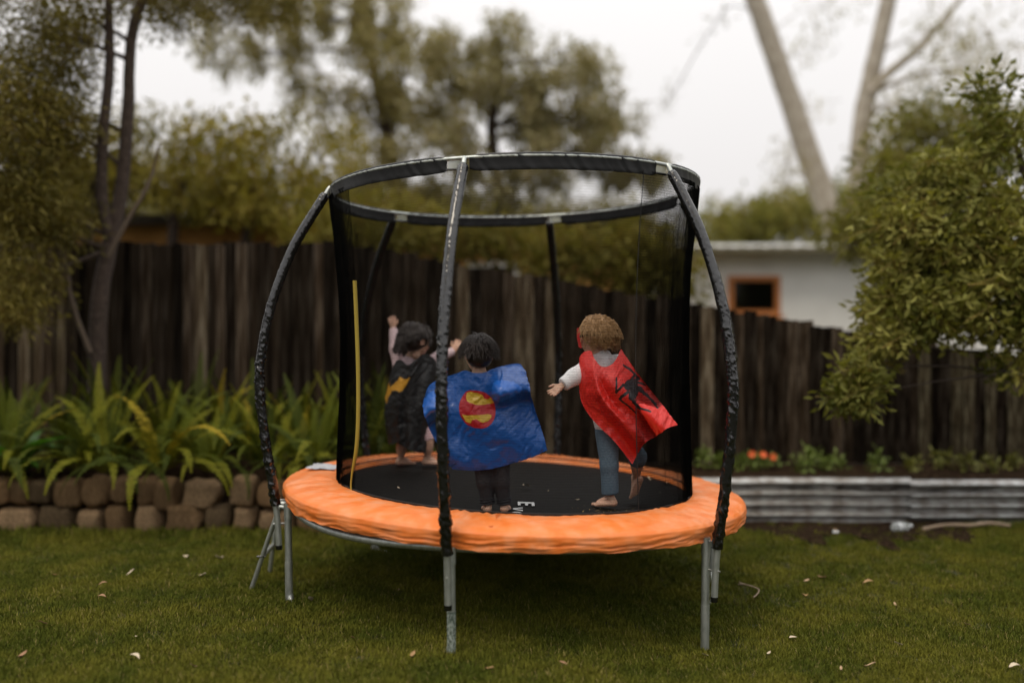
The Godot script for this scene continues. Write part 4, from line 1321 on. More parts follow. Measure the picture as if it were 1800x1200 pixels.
func sdf_add(out: Dictionary, prims: Array, cell: float, k: float):
	# smooth union of the primitives, meshed as surface nets and added to a soup
	var lo := Vector3(1e9, 1e9, 1e9)
	var hi := -lo
	for p in prims:
		if p[0] == "c":
			var m: float = maxf(p[3], p[4])
			lo = lo.min(p[1] - Vector3.ONE * m).min(p[2] - Vector3.ONE * m)
			hi = hi.max(p[1] + Vector3.ONE * m).max(p[2] + Vector3.ONE * m)
		elif p[0] == "e":
			var m2: float = maxf(p[2].x, maxf(p[2].y, p[2].z))
			lo = lo.min(p[1] - Vector3.ONE * m2)
			hi = hi.max(p[1] + Vector3.ONE * m2)
	lo -= Vector3.ONE * (k + 2.0 * cell)
	hi += Vector3.ONE * (k + 2.0 * cell)
	var nx := int((hi.x - lo.x) / cell) + 2
	var ny := int((hi.y - lo.y) / cell) + 2
	var nz := int((hi.z - lo.z) / cell) + 2
	var f := PackedFloat32Array()
	f.resize(nx * ny * nz)
	f.fill(1.0)
	for p in prims:
		var kind: String = p[0]
		var plo: Vector3
		var phi: Vector3
		var mar := k + 2.0 * cell
		if kind == "c":
			var m: float = maxf(p[3], p[4]) + mar
			plo = p[1].min(p[2]) - Vector3.ONE * m
			phi = p[1].max(p[2]) + Vector3.ONE * m
		elif kind == "p":
			plo = p[1] - Vector3.ONE * p[3]
			phi = p[1] + Vector3.ONE * p[3]
		else:
			var m3: float = maxf(p[2].x, maxf(p[2].y, p[2].z)) + mar
			plo = p[1] - Vector3.ONE * m3
			phi = p[1] + Vector3.ONE * m3
		var x0 := clampi(int((plo.x - lo.x) / cell), 0, nx - 1)
		var x1 := clampi(int((phi.x - lo.x) / cell) + 1, 0, nx - 1)
		var y0 := clampi(int((plo.y - lo.y) / cell), 0, ny - 1)
		var y1 := clampi(int((phi.y - lo.y) / cell) + 1, 0, ny - 1)
		var z0 := clampi(int((plo.z - lo.z) / cell), 0, nz - 1)
		var z1 := clampi(int((phi.z - lo.z) / cell) + 1, 0, nz - 1)
		var a: Vector3 = p[1]
		var ba := Vector3.ZERO
		var bb := 1.0
		var ra := 0.0
		var rd := 0.0
		var rad := Vector3.ONE
		var inv := Basis.IDENTITY
		if kind == "c":
			ba = p[2] - a
			bb = maxf(ba.length_squared(), 1e-9)
			ra = p[3]
			rd = p[4] - ra
		elif kind != "p":
			rad = p[2]
			inv = (p[3] as Basis).transposed()
		for z in range(z0, z1 + 1):
			for y in range(y0, y1 + 1):
				var row := (z * ny + y) * nx
				for x in range(x0, x1 + 1):
					var q := lo + Vector3(x, y, z) * cell - a
					var i := row + x
					if kind == "c":
						var h := clampf(q.dot(ba) / bb, 0.0, 1.0)
						var d := (q - ba * h).length() - ra - rd * h
						var e := f[i]
						var w := maxf(k - absf(d - e), 0.0) / k
						f[i] = minf(d, e) - w * w * k * 0.25
					elif kind == "p":
						if q.length() < p[3]: f[i] = maxf(f[i], q.dot(p[2]))
					else:
						q = inv * q
						var k0 := (q / rad).length()
						var k1 := (q / (rad * rad)).length()
						var d2 := k0 * (k0 - 1.0) / maxf(k1, 1e-6)
						var e2 := f[i]
						if kind == "s":
							var w3 := maxf(k - absf(-d2 - e2), 0.0) / k
							f[i] = maxf(-d2, e2) + w3 * w3 * k * 0.25
						else:
							var w2 := maxf(k - absf(d2 - e2), 0.0) / k
							f[i] = minf(d2, e2) - w2 * w2 * k * 0.25
	var ids := PackedInt32Array()
	ids.resize(nx * ny * nz)
	ids.fill(-1)
	var v := PackedVector3Array()
	var offs := [0, 1, nx, nx + 1, nx * ny, nx * ny + 1, nx * ny + nx, nx * ny + nx + 1]
	var edges := [[0, 1], [2, 3], [4, 5], [6, 7], [0, 2], [1, 3], [4, 6], [5, 7], [0, 4], [1, 5], [2, 6], [3, 7]]
	var cor := []
	for c in 8: cor.append(Vector3(c & 1, (c >> 1) & 1, c >> 2))
	for z in nz - 1:
		for y in ny - 1:
			var row := (z * ny + y) * nx
			for x in nx - 1:
				var i := row + x
				var f0 := f[i]
				if f0 > 4.0 * cell or f0 < -4.0 * cell: continue
				var neg := 0
				for c in 8:
					if f[i + offs[c]] < 0.0: neg += 1
				if neg == 0 or neg == 8: continue
				var sum := Vector3.ZERO
				var n := 0
				for e in edges:
					var fa := f[i + offs[e[0]]]
					var fb := f[i + offs[e[1]]]
					if (fa < 0.0) != (fb < 0.0):
						sum += (cor[e[0]] as Vector3).lerp(cor[e[1]], fa / (fa - fb))
						n += 1
				ids[i] = v.size()
				v.append(lo + (Vector3(x, y, z) + sum / n) * cell)
	var idx := PackedInt32Array()
	var sx := 1
	var sy := nx
	var sz := nx * ny
	for z in range(1, nz - 1):
		for y in range(1, ny - 1):
			var row := (z * ny + y) * nx
			for x in range(1, nx - 1):
				var i := row + x
				var f0 := f[i]
				if f0 > 4.0 * cell or f0 < -4.0 * cell: continue
				for ax in 3:
					var st: int = [sx, sy, sz][ax]
					var f1 := f[i + st]
					if (f0 < 0.0) == (f1 < 0.0): continue
					var s1: int = [sy, sz, sx][ax]
					var s2: int = [sz, sx, sy][ax]
					var a := ids[i]
					var b := ids[i - s1]
					var c := ids[i - s1 - s2]
					var d := ids[i - s2]
					if a < 0 or b < 0 or c < 0 or d < 0: continue
					if f0 < 0.0: idx.append_array([a, c, b, a, d, c])
					else: idx.append_array([a, b, c, a, c, d])
	if v.size(): append(out, v, idx)

func head_frame(fwd: Vector3, up: Vector3) -> Basis:
	var f := fwd.normalized()
	var s := f.cross(up).normalized()
	return Basis(s, s.cross(f), f)   # x = the child's side, y = up, z = forwards (right handed enough for ellipsoids)

func head_prims(c: Vector3, B: Basis, s: float) -> Array:
	var at := func(x: float, y: float, z: float) -> Vector3: return c + (B.x * x + B.y * y + B.z * z) * s
	var p := [
		ell(at.call(0, 0.014, -0.008), Vector3(0.069, 0.080, 0.083) * s, B),
		ell(at.call(0, -0.040, 0.022), Vector3(0.053, 0.055, 0.056) * s, B),
		ell(at.call(0, -0.078, 0.052), Vector3(0.020, 0.016, 0.016) * s, B),
	]
	for g in [-1.0, 1.0]:
		p.append(ell(at.call(g * 0.030, -0.034, 0.052), Vector3(0.024, 0.024, 0.022) * s, B))
		p.append(ell(at.call(g * 0.069, -0.014, -0.008), Vector3(0.010, 0.023, 0.015) * s, B * Basis(Vector3.UP, 0.35 * g)))
	for g in [-1.0, 1.0]:
		p.append(ell(at.call(g * 0.029, 0.0, 0.088), Vector3(0.015, 0.010, 0.012) * s, B, true))
		p.append(ell(at.call(g * 0.080, -0.014, -0.004), Vector3(0.006, 0.013, 0.008) * s, B, true))
	p.append(cap(at.call(0, 0.006, 0.073), at.call(0, -0.023, 0.089), 0.006 * s, 0.0098 * s))
	return p

func hand_prims(w: Vector3, dir: Vector3, side: Vector3, s: float, curl: float, thumb: float) -> Array:
	# wrist, pointing direction, direction across the palm; thumb leaves the side given by the sign of thumb
	dir = dir.normalized()
	side = (side - dir * side.dot(dir)).normalized()
	var n := side.cross(dir)
	var p := []
	for q in [-1.0, 0.0, 1.0]:
		p.append(cap(w + side * q * 0.007 * s, w + (dir * 0.043 + side * q * 0.0135) * s, 0.0105 * s, 0.0095 * s))
	var lens := [0.030, 0.036, 0.033, 0.025]
	for i in 4:
		var o := (i - 1.5) * 0.0118 * -thumb
		var b := w + (dir * 0.047 + side * o) * s
		var d1 := (dir + side * o * 9.0 + n * curl * 0.4).normalized()
		var m: Vector3 = b + d1 * lens[i] * 0.55 * s
		var d2 := (d1 + n * curl).normalized()
		p.append(cap(b, m, 0.0064 * s, 0.0058 * s))
		p.append(cap(m, m + d2 * lens[i] * 0.55 * s, 0.0058 * s, 0.0050 * s))
	var tb := w + (dir * 0.016 + side * 0.013 * thumb) * s
	var tm := tb + (dir * 0.016 + side * 0.018 * thumb + n * 0.006) * s
	p.append(cap(tb, tm, 0.0085 * s, 0.0072 * s))
	p.append(cap(tm, tm + (dir * 0.020 + side * 0.006 * thumb + n * 0.004) * s, 0.0068 * s, 0.0055 * s))
	return p

func foot_prims(ankle: Vector3, dir: Vector3, up: Vector3, s: float, inner: float) -> Array:
	dir = dir.normalized()
	var side := dir.cross(up).normalized()
	up = side.cross(dir)
	var at := func(x: float, y: float, z: float) -> Vector3: return ankle + (side * x + up * y + dir * z) * s
	var p := [cap(at.call(0, 0.01, 0), at.call(0, -0.022, -0.018), 0.021 * s, 0.0195 * s),
		cap(at.call(0, 0.0, 0.008), at.call(0.004 * inner, -0.022, 0.06), 0.020 * s, 0.0155 * s),
		cap(at.call(-0.008, -0.024, -0.012), at.call(-0.013, -0.028, 0.066), 0.016 * s, 0.0125 * s),
		cap(at.call(0.006, -0.024, -0.012), at.call(0.013, -0.028, 0.066), 0.016 * s, 0.0125 * s)]
	for i in 5:
		var x := (-0.019 + i * 0.0095) * inner
		var l := 0.093 - 0.0045 * (4 - i) if i < 4 else 0.098
		p.append(cap(at.call(x, -0.030, 0.066), at.call(x * 1.1, -0.033, l), (0.0085 if i == 4 else 0.0070) * s, (0.0085 if i == 4 else 0.0062) * s))
	return p

func strands(out: Dictionary, c: Vector3, B: Basis, rad: Vector3, n: int, steps: int, step: float, thick: float, curl_r: float, curl_f: float, flow: Vector3, face_limit: float, low: float):
	# locks of hair that start on the scalp, flow along and down over it, and curl
	for k in n:
		var q := Vector3(rr(-1, 1), rr(-1, 1), rr(-1, 1)).normalized()
		var tries := 0
		while (q.z > face_limit or q.y < low) and tries < 40:
			q = Vector3(rr(-1, 1), rr(-1, 1), rr(-1, 1)).normalized()
			tries += 1
		var p := Vector3(q.x * rad.x, q.y * rad.y, q.z * rad.z)
		var dir := (q * 0.25 + Vector3(q.x, -0.3, q.z) * 0.7 + flow).normalized()
		var pts := []
		var rads := []
		var ph := rr(0, TAU)
		var cr := curl_r * rr(0.4, 1.3)
		var a := dir.cross(Vector3(0.3, 0.2, 0.9)).normalized()
		for i in steps:
			var e := Vector3(p.x / rad.x, p.y / rad.y, p.z / rad.z)
			var el := e.length()
			if el < 1.03: p = p / maxf(el, 0.01) * 1.03
			var b := dir.cross(a).normalized()
			var w := cr * smoothstep(0.0, 3.0, float(i))
			var pp := p + a * cos(ph + i * curl_f) * w + b * sin(ph + i * curl_f) * w
			pts.append(c + B.x * pp.x + B.y * pp.y + B.z * pp.z)
			rads.append(thick * (1.0 - 0.7 * float(i) / steps))
			dir = (dir + Vector3(rr(-0.2, 0.2), -0.28, rr(-0.2, 0.2)) + flow * 0.1).normalized()
			p += dir * step
		add_tube(out, pts, rads, 4, false)

func edge_at(pts: Array, t: float) -> Vector3:
	# point at fraction t of the length of a polyline smoothed by Catmull-Rom
	var n := pts.size() - 1
	var lens := [0.0]
	for i in n: lens.append(lens[i] + Vector2(pts[i + 1].x - pts[i].x, pts[i + 1].y - pts[i].y).length())
	var want: float = t * lens[n]
	var i := 0
	while i < n - 1 and lens[i + 1] < want: i += 1
	var f: float = clampf((want - lens[i]) / maxf(lens[i + 1] - lens[i], 1e-6), 0.0, 1.0)
	return pts[i].cubic_interpolate(pts[i + 1], pts[maxi(i - 1, 0)], pts[mini(i + 2, n)], f)

func cape_shape(top: Array, bottom: Array, left: Array, right: Array, depth: Callable, wrap: float) -> Callable:
	# outline points are (photo x, photo y, depth); gives the world point at (s, t), s below 0 wraps round the side
	return func(s: float, t: float) -> Vector3:
		var sc := clampf(s, 0.0, 1.0)
		var T := edge_at(top, sc)
		var Bt := edge_at(bottom, sc)
		var L := edge_at(left, t)
		var R := edge_at(right, t)
		var p: Vector3 = T * (1.0 - t) + Bt * t + L * (1.0 - sc) + R * sc - (top[0] * (1.0 - t) * (1.0 - sc) + top[-1] * (1.0 - t) * sc + bottom[0] * t * (1.0 - sc) + bottom[-1] * t * sc)
		var dz: float = depth.call(sc, t)
		if s < 0.0:
			p.x += -s * 40.0
			dz += -s * 0.55
		return px(p.x, p.y, p.z + dz)

func make_cape(parent: Node3D, at: Vector3, shape: Callable, wrap: float, base_col: Color, emblem: Callable, center: Vector2, reach: float, rough: float, seed_: int, lining: Material = null) -> MeshInstance3D:
	var nu := 84
	var nv := 84
	var v := PackedVector3Array()
	var uv := PackedVector2Array()
	for j in nv + 1:
		for i in nu + 1:
			var s := lerpf(-wrap, 1.0, float(i) / nu)
			v.append(shape.call(s, float(j) / nv) - at)
			uv.append(Vector2(float(i) / nu, float(j) / nv))
	var idx := PackedInt32Array()
	for j in nv:
		for i in nu:
			var a := j * (nu + 1) + i
			idx.append_array([a, a + 1, a + nu + 1, a + 1, a + nu + 2, a + nu + 1])
	var n := vertex_normals(v, idx)
	# crumple the cloth along its normal
	for k in v.size():
		var p := v[k]
		var w := fn.get_noise_3d(p.x * 3.0, p.y * 3.0, seed_) * 2.0
		var r := 1.0 - absf(fn.get_noise_3d(p.x * 9.0 + seed_ + w, p.y * 4.0 - p.x * 3.0, 0.0)) * 2.0
		var r2 := 1.0 - absf(fn.get_noise_3d(p.x * 13.0 + p.y * 12.0 + seed_, p.y * 9.0 - p.x * 9.0 + w, 3.0)) * 2.0
		v[k] = p + n[k] * (0.0050 * r + 0.0012 * r2)
	n = vertex_normals(v, idx)
	# print: find the emblem's place on the cloth and how metres run there
	var size := 512
	var img := Image.create(size, size, false, Image.FORMAT_RGBA8)
	img.fill(base_col)
	if true:
		var best := 1e9
		var bs := 0.5
		var bt := 0.5
		var cam := Vector3(0, CAM_H, 0)
		for j in 61:
			for i in 61:
				var s := lerpf(-wrap, 1.0, i / 60.0)
				if s < 0.0: continue
				var w: Vector3 = shape.call(s, j / 60.0)
				var q := (w - cam).rotated(Vector3.RIGHT, -PITCH)
				var d := Vector2(900.0 + FOCAL * q.x / -q.z, 600.0 - FOCAL * q.y / -q.z).distance_to(center)
				if d < best:
					best = d
					bs = s
					bt = j / 60.0
		var s0 := maxf(bs - 0.22, 0.0)
		var ds: Vector3 = (shape.call(minf(s0 + 0.44, 1.0), bt) - shape.call(s0, bt)) / 0.44
		var dt: Vector3 = (shape.call(bs, bt + 0.16) - shape.call(bs, bt - 0.16)) / 0.32
		var ex := Vector3.RIGHT
		var ey := Vector3.DOWN
		for y in size:
			var t := (y + 0.5) / size - bt
			if absf(t) * dt.length() > reach: continue
			for x in size:
				var s := lerpf(-wrap, 1.0, (x + 0.5) / size) - bs
				var m := ds * s + dt * t
				var col: Color = emblem.call(m.dot(ex), m.dot(ey))
				if col.a > 0.0: img.set_pixel(x, y, col)
	img.generate_mipmaps()
	var mt := mat(Color.WHITE, rough)
	mt.albedo_texture = ImageTexture.create_from_image(img)
	mt.metallic_specular = 0.55
	with_normal(mt, normal_tex(200 + seed_, 0.012, 8.0, 512, true, 3), 0.25)
	var o := part(parent, "cape", arrays_mesh(v, n, idx, uv), mt)
	if lining:
		var lv := v.duplicate()
		for k in lv.size(): lv[k] = v[k] - n[k] * 0.003
		part(o, "lining", arrays_mesh(lv, n, idx), lining)
	return o

func in_poly(p: Vector2, poly: PackedVector2Array) -> bool:
	return Geometry2D.is_point_in_polygon(p, poly)

func emblem_round(x: float, y: float) -> Color:
	var p := Vector2(x / 0.0865, y / 0.0865)
	if Vector2(p.x, p.y / 1.09).length() > 1.0: return Color(0, 0, 0, 0)
	if in_poly(p, emb_a) or in_poly(p, emb_b): return lin(0.62, 0.40, 0.035)
	return lin(0.44, 0.012, 0.022)

func emblem_bat(x: float, y: float) -> Color:
	var p := Vector2(absf(x), y)
	if in_poly(p, emb_c): return lin(0.66, 0.33, 0.02)
	return Color(0, 0, 0, 0)

func emblem_spider(x: float, y: float) -> Color:
	var p := Vector2(x, y) * 345.0 * 3.243 + Vector2(513, 497)
	var ink := lin(0.02, 0.012, 0.014)
	var a := (p - Vector2(532, 518)).rotated(-0.55)
	if Vector2(a.x / 24.0, a.y / 44.0).length() < 1.0: return ink
	if (p - Vector2(505, 478)).length() < 27.0: return ink
	for l in emb_legs:
		for k in l.size() - 1:
			var q := Geometry2D.get_closest_point_to_segment(p, l[k], l[k + 1])
			var w := lerpf(8.0, 3.0, float(k) / l.size())
			if q.distance_to(p) < w: return ink
	return Color(0, 0, 0, 0)

var emb_a := PackedVector2Array()
var emb_b := PackedVector2Array()
var emb_c := PackedVector2Array()
var emb_legs := []

func poly(pts: Array, o: Vector2, k: float) -> PackedVector2Array:
	var r := PackedVector2Array()
	for q in pts: r.append((Vector2(q[0], q[1]) - o) * k)
	return r

func shift(prims: Array, by: Vector3) -> Array:
	# the same primitives measured from the child's base
	var out := []
	for p in prims:
		var q: Array = p.duplicate()
		q[1] = p[1] - by
		if p[0] == "c": q[2] = p[2] - by
		out.append(q)
	return out

func person(label: String, J: Dictionary) -> Node3D:
	var at: Vector3 = J.base
	var P := thing("person", label, "child", at, "")
	var s: float = J.s
	var B := head_frame(J.fwd, J.up)
	var side: Vector3 = (J.shR - J.shL).normalized()
	# body
	var body := soup()
	var pr := [cap(J.head - B.y * 0.05 * s, J.neck, 0.032 * s, 0.036 * s), cap(J.neck, J.chest, 0.04 * s, 0.062 * s),
		cap(J.chest - side * 0.03 * s, J.pelvis - side * 0.025 * s, 0.056 * s, 0.056 * s), cap(J.chest + side * 0.03 * s, J.pelvis + side * 0.025 * s, 0.056 * s, 0.056 * s),
		cap(J.shL, J.shR, 0.03 * s, 0.03 * s)]
	for a in [[J.shL, J.elL, J.wrL], [J.shR, J.elR, J.wrR]]:
		pr.append(cap(a[0], a[1], 0.029 * s, 0.023 * s))
		pr.append(cap(a[1], a[2], 0.023 * s, 0.015 * s))
	for l in [[J.hipL, J.knL, J.anL], [J.hipR, J.knR, J.anR]]:
		pr.append(cap(J.pelvis, l[0], 0.055 * s, 0.05 * s))
		pr.append(cap(l[0], l[1], 0.047 * s, 0.032 * s))
		pr.append(cap(l[1], l[1].lerp(l[2], 0.35), 0.031 * s, 0.031 * s))
		pr.append(cap(l[1].lerp(l[2], 0.35), l[2], 0.031 * s, 0.0195 * s))
	sdf_add(body, shift(pr, at), 0.010, 0.025)
	var hp := head_prims(J.head, B, s)
	hp.push_front(cap(J.head - B.y * 0.04 * s, J.head - B.y * 0.10 * s - B.z * 0.006 * s, 0.033 * s, 0.033 * s))
	sdf_add(body, shift(hp, at), 0.0045, 0.012)
	sdf_add(body, shift(hand_prims(J.wrL, J.handL, J.handsideL, s, J.curl, J.thumbL), at), 0.0034, 0.004)
	sdf_add(body, shift(hand_prims(J.wrR, J.handR, J.handsideR, s, J.curl, J.thumbR), at), 0.0034, 0.004)
	sdf_add(body, shift(foot_prims(J.anL, J.footL, J.footupL, s, 1.0), at), 0.0045, 0.006)
	sdf_add(body, shift(foot_prims(J.anR, J.footR, J.footupR, s, -1.0), at), 0.0045, 0.006)
	part(P, "body", soup_mesh(body), M.skin)
	# eyes and mouth
	for g in [-1.0, 1.0]:
		var e := soup()
		sdf_add(e, shift([ell(J.head + (B.x * g * 0.029 + B.z * 0.073) * s, Vector3(0.011, 0.008, 0.0085) * s, B)], at), 0.002, 0.002)
		var eo := part(P, "eye", soup_mesh(e), M.eye_white)
		var ir := soup()
		sdf_add(ir, shift([ell(J.head + (B.x * g * 0.029 + B.z * 0.0795) * s, Vector3(0.0048, 0.0048, 0.003) * s, B)], at), 0.0014, 0.001)
		part(eo, "iris", soup_mesh(ir), M.eye_dark)
	var mo := soup()
	sdf_add(mo, shift([ell(J.head + (B.y * -0.052 + B.z * 0.0725) * s, Vector3(0.016, 0.0045, 0.006) * s, B)], at), 0.002, 0.002)
	part(P, "mouth", soup_mesh(mo), M.lip)
	# top: torso and sleeves
	var sh := soup()
	var g: float = J.get("ease", 0.010)
	var tp := [cap(J.neck - (J.neck - J.chest).normalized() * 0.008, J.chest, 0.040 * s + g, 0.066 * s + g),
		cap(J.chest - side * 0.03 * s, J.pelvis - side * 0.025 * s, 0.058 * s + g, 0.058 * s + g), cap(J.chest + side * 0.03 * s, J.pelvis + side * 0.025 * s, 0.058 * s + g, 0.058 * s + g),
		cap(J.shL, J.shR, 0.031 * s + g, 0.031 * s + g)]
	for a in [[J.shL, J.elL, J.wrL], [J.shR, J.elR, J.wrR]]:
		tp.append(cap(a[0], a[1], 0.030 * s + g, 0.026 * s + g))
		tp.append(cap(a[1], a[2], 0.026 * s + g, 0.018 * s + g))
		tp.append(cut(a[2] + (a[1] - a[2]).normalized() * 0.004, a[2] - a[1], 0.04))
	sdf_add(sh, shift(tp, at), 0.0085, 0.018)
	part(P, "shirt", soup_mesh(sh), J.shirt)
	# trousers, each leg cut off at its hem
	var tr := soup()
	var lp := [cap(J.pelvis + side * 0.02, J.pelvis - side * 0.02, 0.062 * s + 0.012, 0.062 * s + 0.012)]
	for l in [[J.hipL, J.knL, J.anL, J.hemL], [J.hipR, J.knR, J.anR, J.hemR]]:
		var fl: float = J.flare
		lp.append(cap(l[0], l[1], 0.052 * s + 0.010, 0.037 * s + fl * 0.4 + 0.004))
		if l[3] > 1.0:
			var end: Vector3 = l[1].lerp(l[2], l[3] - 1.0)
			var tip: Vector3 = l[1].lerp(l[2], minf(1.0, l[3] - 0.85))
			lp.append(cap(l[1], tip, 0.036 * s + fl * 0.4 + 0.004, 0.028 * s + fl))
			lp.append(cut(end, l[2] - l[1], 0.085))
		else:
			var end2: Vector3 = l[0].lerp(l[1], l[3])
			lp.append(cut(end2, l[1] - l[0], 0.075))
	sdf_add(tr, shift(lp, at), 0.0085, 0.016)
	part(P, "trousers", soup_mesh(tr), J.trousers)
	return P

func hair_cap(P: Node3D, J: Dictionary, grow: float, m: Material, face := 0.062) -> Node3D:
	var at: Vector3 = J.base
	var s: float = J.s
	var B := head_frame(J.fwd, J.up)
	var c: Vector3 = J.head
	var h := soup()
	sdf_add(h, shift([ell(c + (B.y * 0.014 - B.z * 0.010) * s, Vector3(0.069 + grow, 0.080 + grow, 0.083 + grow) * s, B),
		ell(c + (B.y * -0.03 - B.z * 0.04) * s, Vector3(0.056 + grow, 0.05, 0.045 + grow) * s, B),
		ell(c + (B.y * -0.045 + B.z * 0.085) * s, Vector3(0.085, 0.085, face) * s, B, true),
		ell(c + (B.y * -0.115 + B.z * 0.0) * s, Vector3(0.085, 0.045, 0.09) * s, B, true),
		ell(c + (B.x * 0.075 - B.y * 0.018 + B.z * 0.004) * s, Vector3(0.022, 0.026, 0.026) * s, B, true),
		ell(c + (B.x * -0.075 - B.y * 0.018 + B.z * 0.004) * s, Vector3(0.022, 0.026, 0.026) * s, B, true)], at), 0.005, 0.012)
	return part(P, "hair", soup_mesh(h), m)

func build_children():
	emb_a = poly([[525, 690], [530, 640], [580, 605], [650, 600], [700, 615], [725, 655], [760, 665], [800, 650], [835, 690], [845, 715], [780, 715], [700, 735], [640, 745], [570, 745], [535, 725]], Vector2(655, 795), 1.0 / 205.0)
	emb_b = poly([[480, 862], [540, 880], [620, 875], [700, 850], [770, 835], [810, 845], [805, 880], [770, 920], [710, 945], [680, 940], [640, 920], [595, 930], [570, 965], [520, 940]], Vector2(655, 795), 1.0 / 205.0)
	emb_c = poly([[468, 268], [482, 264], [492, 246], [491, 285], [493, 304], [522, 290], [545, 262], [560, 230], [634, 203], [602, 255], [577, 300], [556, 325], [522, 331], [495, 348], [478, 372], [466, 410]], Vector2(466, 310), 1.0 / (4.615 * 281.0) * 1.12)
	for l in [[[500, 480], [470, 474], [448, 500], [439, 517], [428, 440]], [[505, 470], [540, 440], [545, 425], [520, 402], [480, 385]], [[512, 468], [572, 452], [530, 412], [497, 392]], [[520, 476], [560, 472], [605, 482]], [[530, 485], [570, 500], [600, 540], [645, 585]], [[540, 495], [600, 535], [650, 605]], [[512, 515], [528, 570], [555, 605], [607, 628]], [[500, 512], [468, 535], [458, 552], [500, 590], [532, 632]]]:
		var a := []
		for q in l: a.append(Vector2(q[0], q[1]))
		emb_legs.append(a)
	child_red()
	child_blue()
	child_black()

func child_red():
	var D := 4.98
	var J := {"s": 0.98, "base": px(1070, 892, D), "head": px(1047, 590, D), "fwd": Vector3(-0.80, -0.10, -0.58), "up": Vector3(-0.10, 1, -0.05),
		"neck": px(1057, 628, D), "shL": px(1036, 645, D - 0.01), "shR": px(1084, 640, D + 0.03), "chest": px(1062, 672, D + 0.02), "pelvis": px(1078, 745, D + 0.03),
		"elL": px(1010, 662, D - 0.05), "wrL": px(988, 677, D - 0.08), "elR": px(1098, 685, D + 0.14), "wrR": px(1082, 712, D + 0.26),
		"hipL": px(1067, 760, D + 0.02), "knL": px(1071, 818, D), "anL": px(1073, 876, D + 0.01), "hipR": px(1090, 758, D + 0.05), "knR": px(1121, 803, D + 0.10), "anR": px(1118, 842, D + 0.20),
		"handL": Vector3(-0.75, -0.62, 0.2), "handsideL": Vector3(-0.5, 0.6, -0.6), "thumbL": 1.0, "handR": Vector3(-0.3, -0.6, -0.7), "handsideR": Vector3(1, 0, 0), "thumbR": -1.0, "curl": 0.45,
		"footL": Vector3(-1, -0.04, -0.25), "footupL": Vector3.UP, "footR": Vector3(-0.30, -0.86, -0.40), "footupR": Vector3(-0.5, 0.5, -0.7),
		"shirt": M.white_cloth, "trousers": M.denim, "ease": 0.017, "flare": 0.016, "hemL": 1.86, "hemR": 1.25}
	var P := person("child in a red spider cape and jeans running with one arm out", J)
	# hair: honey curls down to the collar, held by the mask strap
	var B := head_frame(J.fwd, J.up)
	hair_cap(P, J, 0.008, M.hair_blond)
	var h := soup()
	var c: Vector3 = J.head - J.base
	var hc := c + B.y * 0.014 - B.z * 0.010
	strands(h, hc, B, Vector3(0.076, 0.087, 0.090), 520, 8, 0.0094, 0.0026, 0.0012, 0.9, Vector3(0, 0.0, -0.05), 0.38, 0.1)
	strands(h, hc, B, Vector3(0.079, 0.088, 0.092), 300, 8, 0.0078, 0.0026, 0.0115, 1.5, Vector3(0, -0.05, 0.0), 0.2, -0.6)
	part(P, "curls", soup_mesh(h), M.hair_blond)
	var h2 := soup()
	strands(h2, hc, B, Vector3(0.077, 0.088, 0.091), 120, 8, 0.0096, 0.0024, 0.0016, 1.0, Vector3(0, 0.0, -0.05), 0.38, 0.0)
	strands(h2, hc, B, Vector3(0.080, 0.088, 0.093), 150, 8, 0.0080, 0.0022, 0.013, 1.6, Vector3(0, -0.1, 0.0), 0.25, -0.55)
	part(P, "light_curls", soup_mesh(h2), M.hair_blond)
	# the mask: a red shell over the eyes with a black strap
	var mk := soup()
	add_grid(mk, 20, 8, func(u: float, t: float):
		var a := lerpf(-1.15, 1.15, u)
		var y := lerpf(-0.046, 0.044, t) + 0.008 * cos(a * 2.0) - 0.006 * absf(a)
		return c + B.x * sin(a) * 0.083 + B.y * y + B.z * (0.010 + cos(a) * 0.089 - 0.010 * absf(t - 0.5)))
	part(P, "mask", soup_mesh(mk), M.red_mask)
	var stp := []
	for k in 33:
		var a := lerpf(1.0, TAU - 1.0, k / 32.0)
		stp.append(c + B.x * sin(a) * 0.0895 + B.y * 0.004 + B.z * (cos(a) * 0.1015 - 0.010))
	part(P, "mask_strap", tube_mesh(stp, 0.0065, 6), M.black_cloth)
	var top := [Vector3(1020, 630, 4.95), Vector3(1026, 620, 4.93), Vector3(1040, 617, 4.91), Vector3(1046, 632, 4.89), Vector3(1059, 645, 4.88), Vector3(1078, 638, 4.89), Vector3(1091, 614, 4.96)]
	var bottom := [Vector3(1111, 816, 4.93), Vector3(1122, 796, 4.92), Vector3(1133, 779, 4.93), Vector3(1150, 768, 4.94), Vector3(1172, 753, 4.96), Vector3(1191, 747, 4.98)]
	var left := [Vector3(1020, 630, 4.95), Vector3(1018, 665, 4.91), Vector3(1021, 702, 4.90), Vector3(1036, 730, 4.90), Vector3(1056, 752, 4.90), Vector3(1080, 776, 4.91), Vector3(1111, 816, 4.93)]
	var right := [Vector3(1091, 614, 4.96), Vector3(1116, 648, 4.93), Vector3(1146, 688, 4.93), Vector3(1175, 726, 4.95), Vector3(1191, 747, 4.98)]
	var dep := func(s: float, t: float):
		var fan := sin(s * 15.0 + 1.2 - t * 2.2) * (0.016 + 0.010 * t) + sin(s * 27.0 + t * 5.0) * 0.005
		return -0.045 * sin(PI * s) * (0.6 + 0.4 * t) + fan * smoothstep(0.02, 0.3, t)
	make_cape(P, J.base, cape_shape(top, bottom, left, right, dep, 0.0), 0.0, lin(0.76, 0.028, 0.020), emblem_spider, Vector2(1108, 683), 0.16, 0.40, 1)

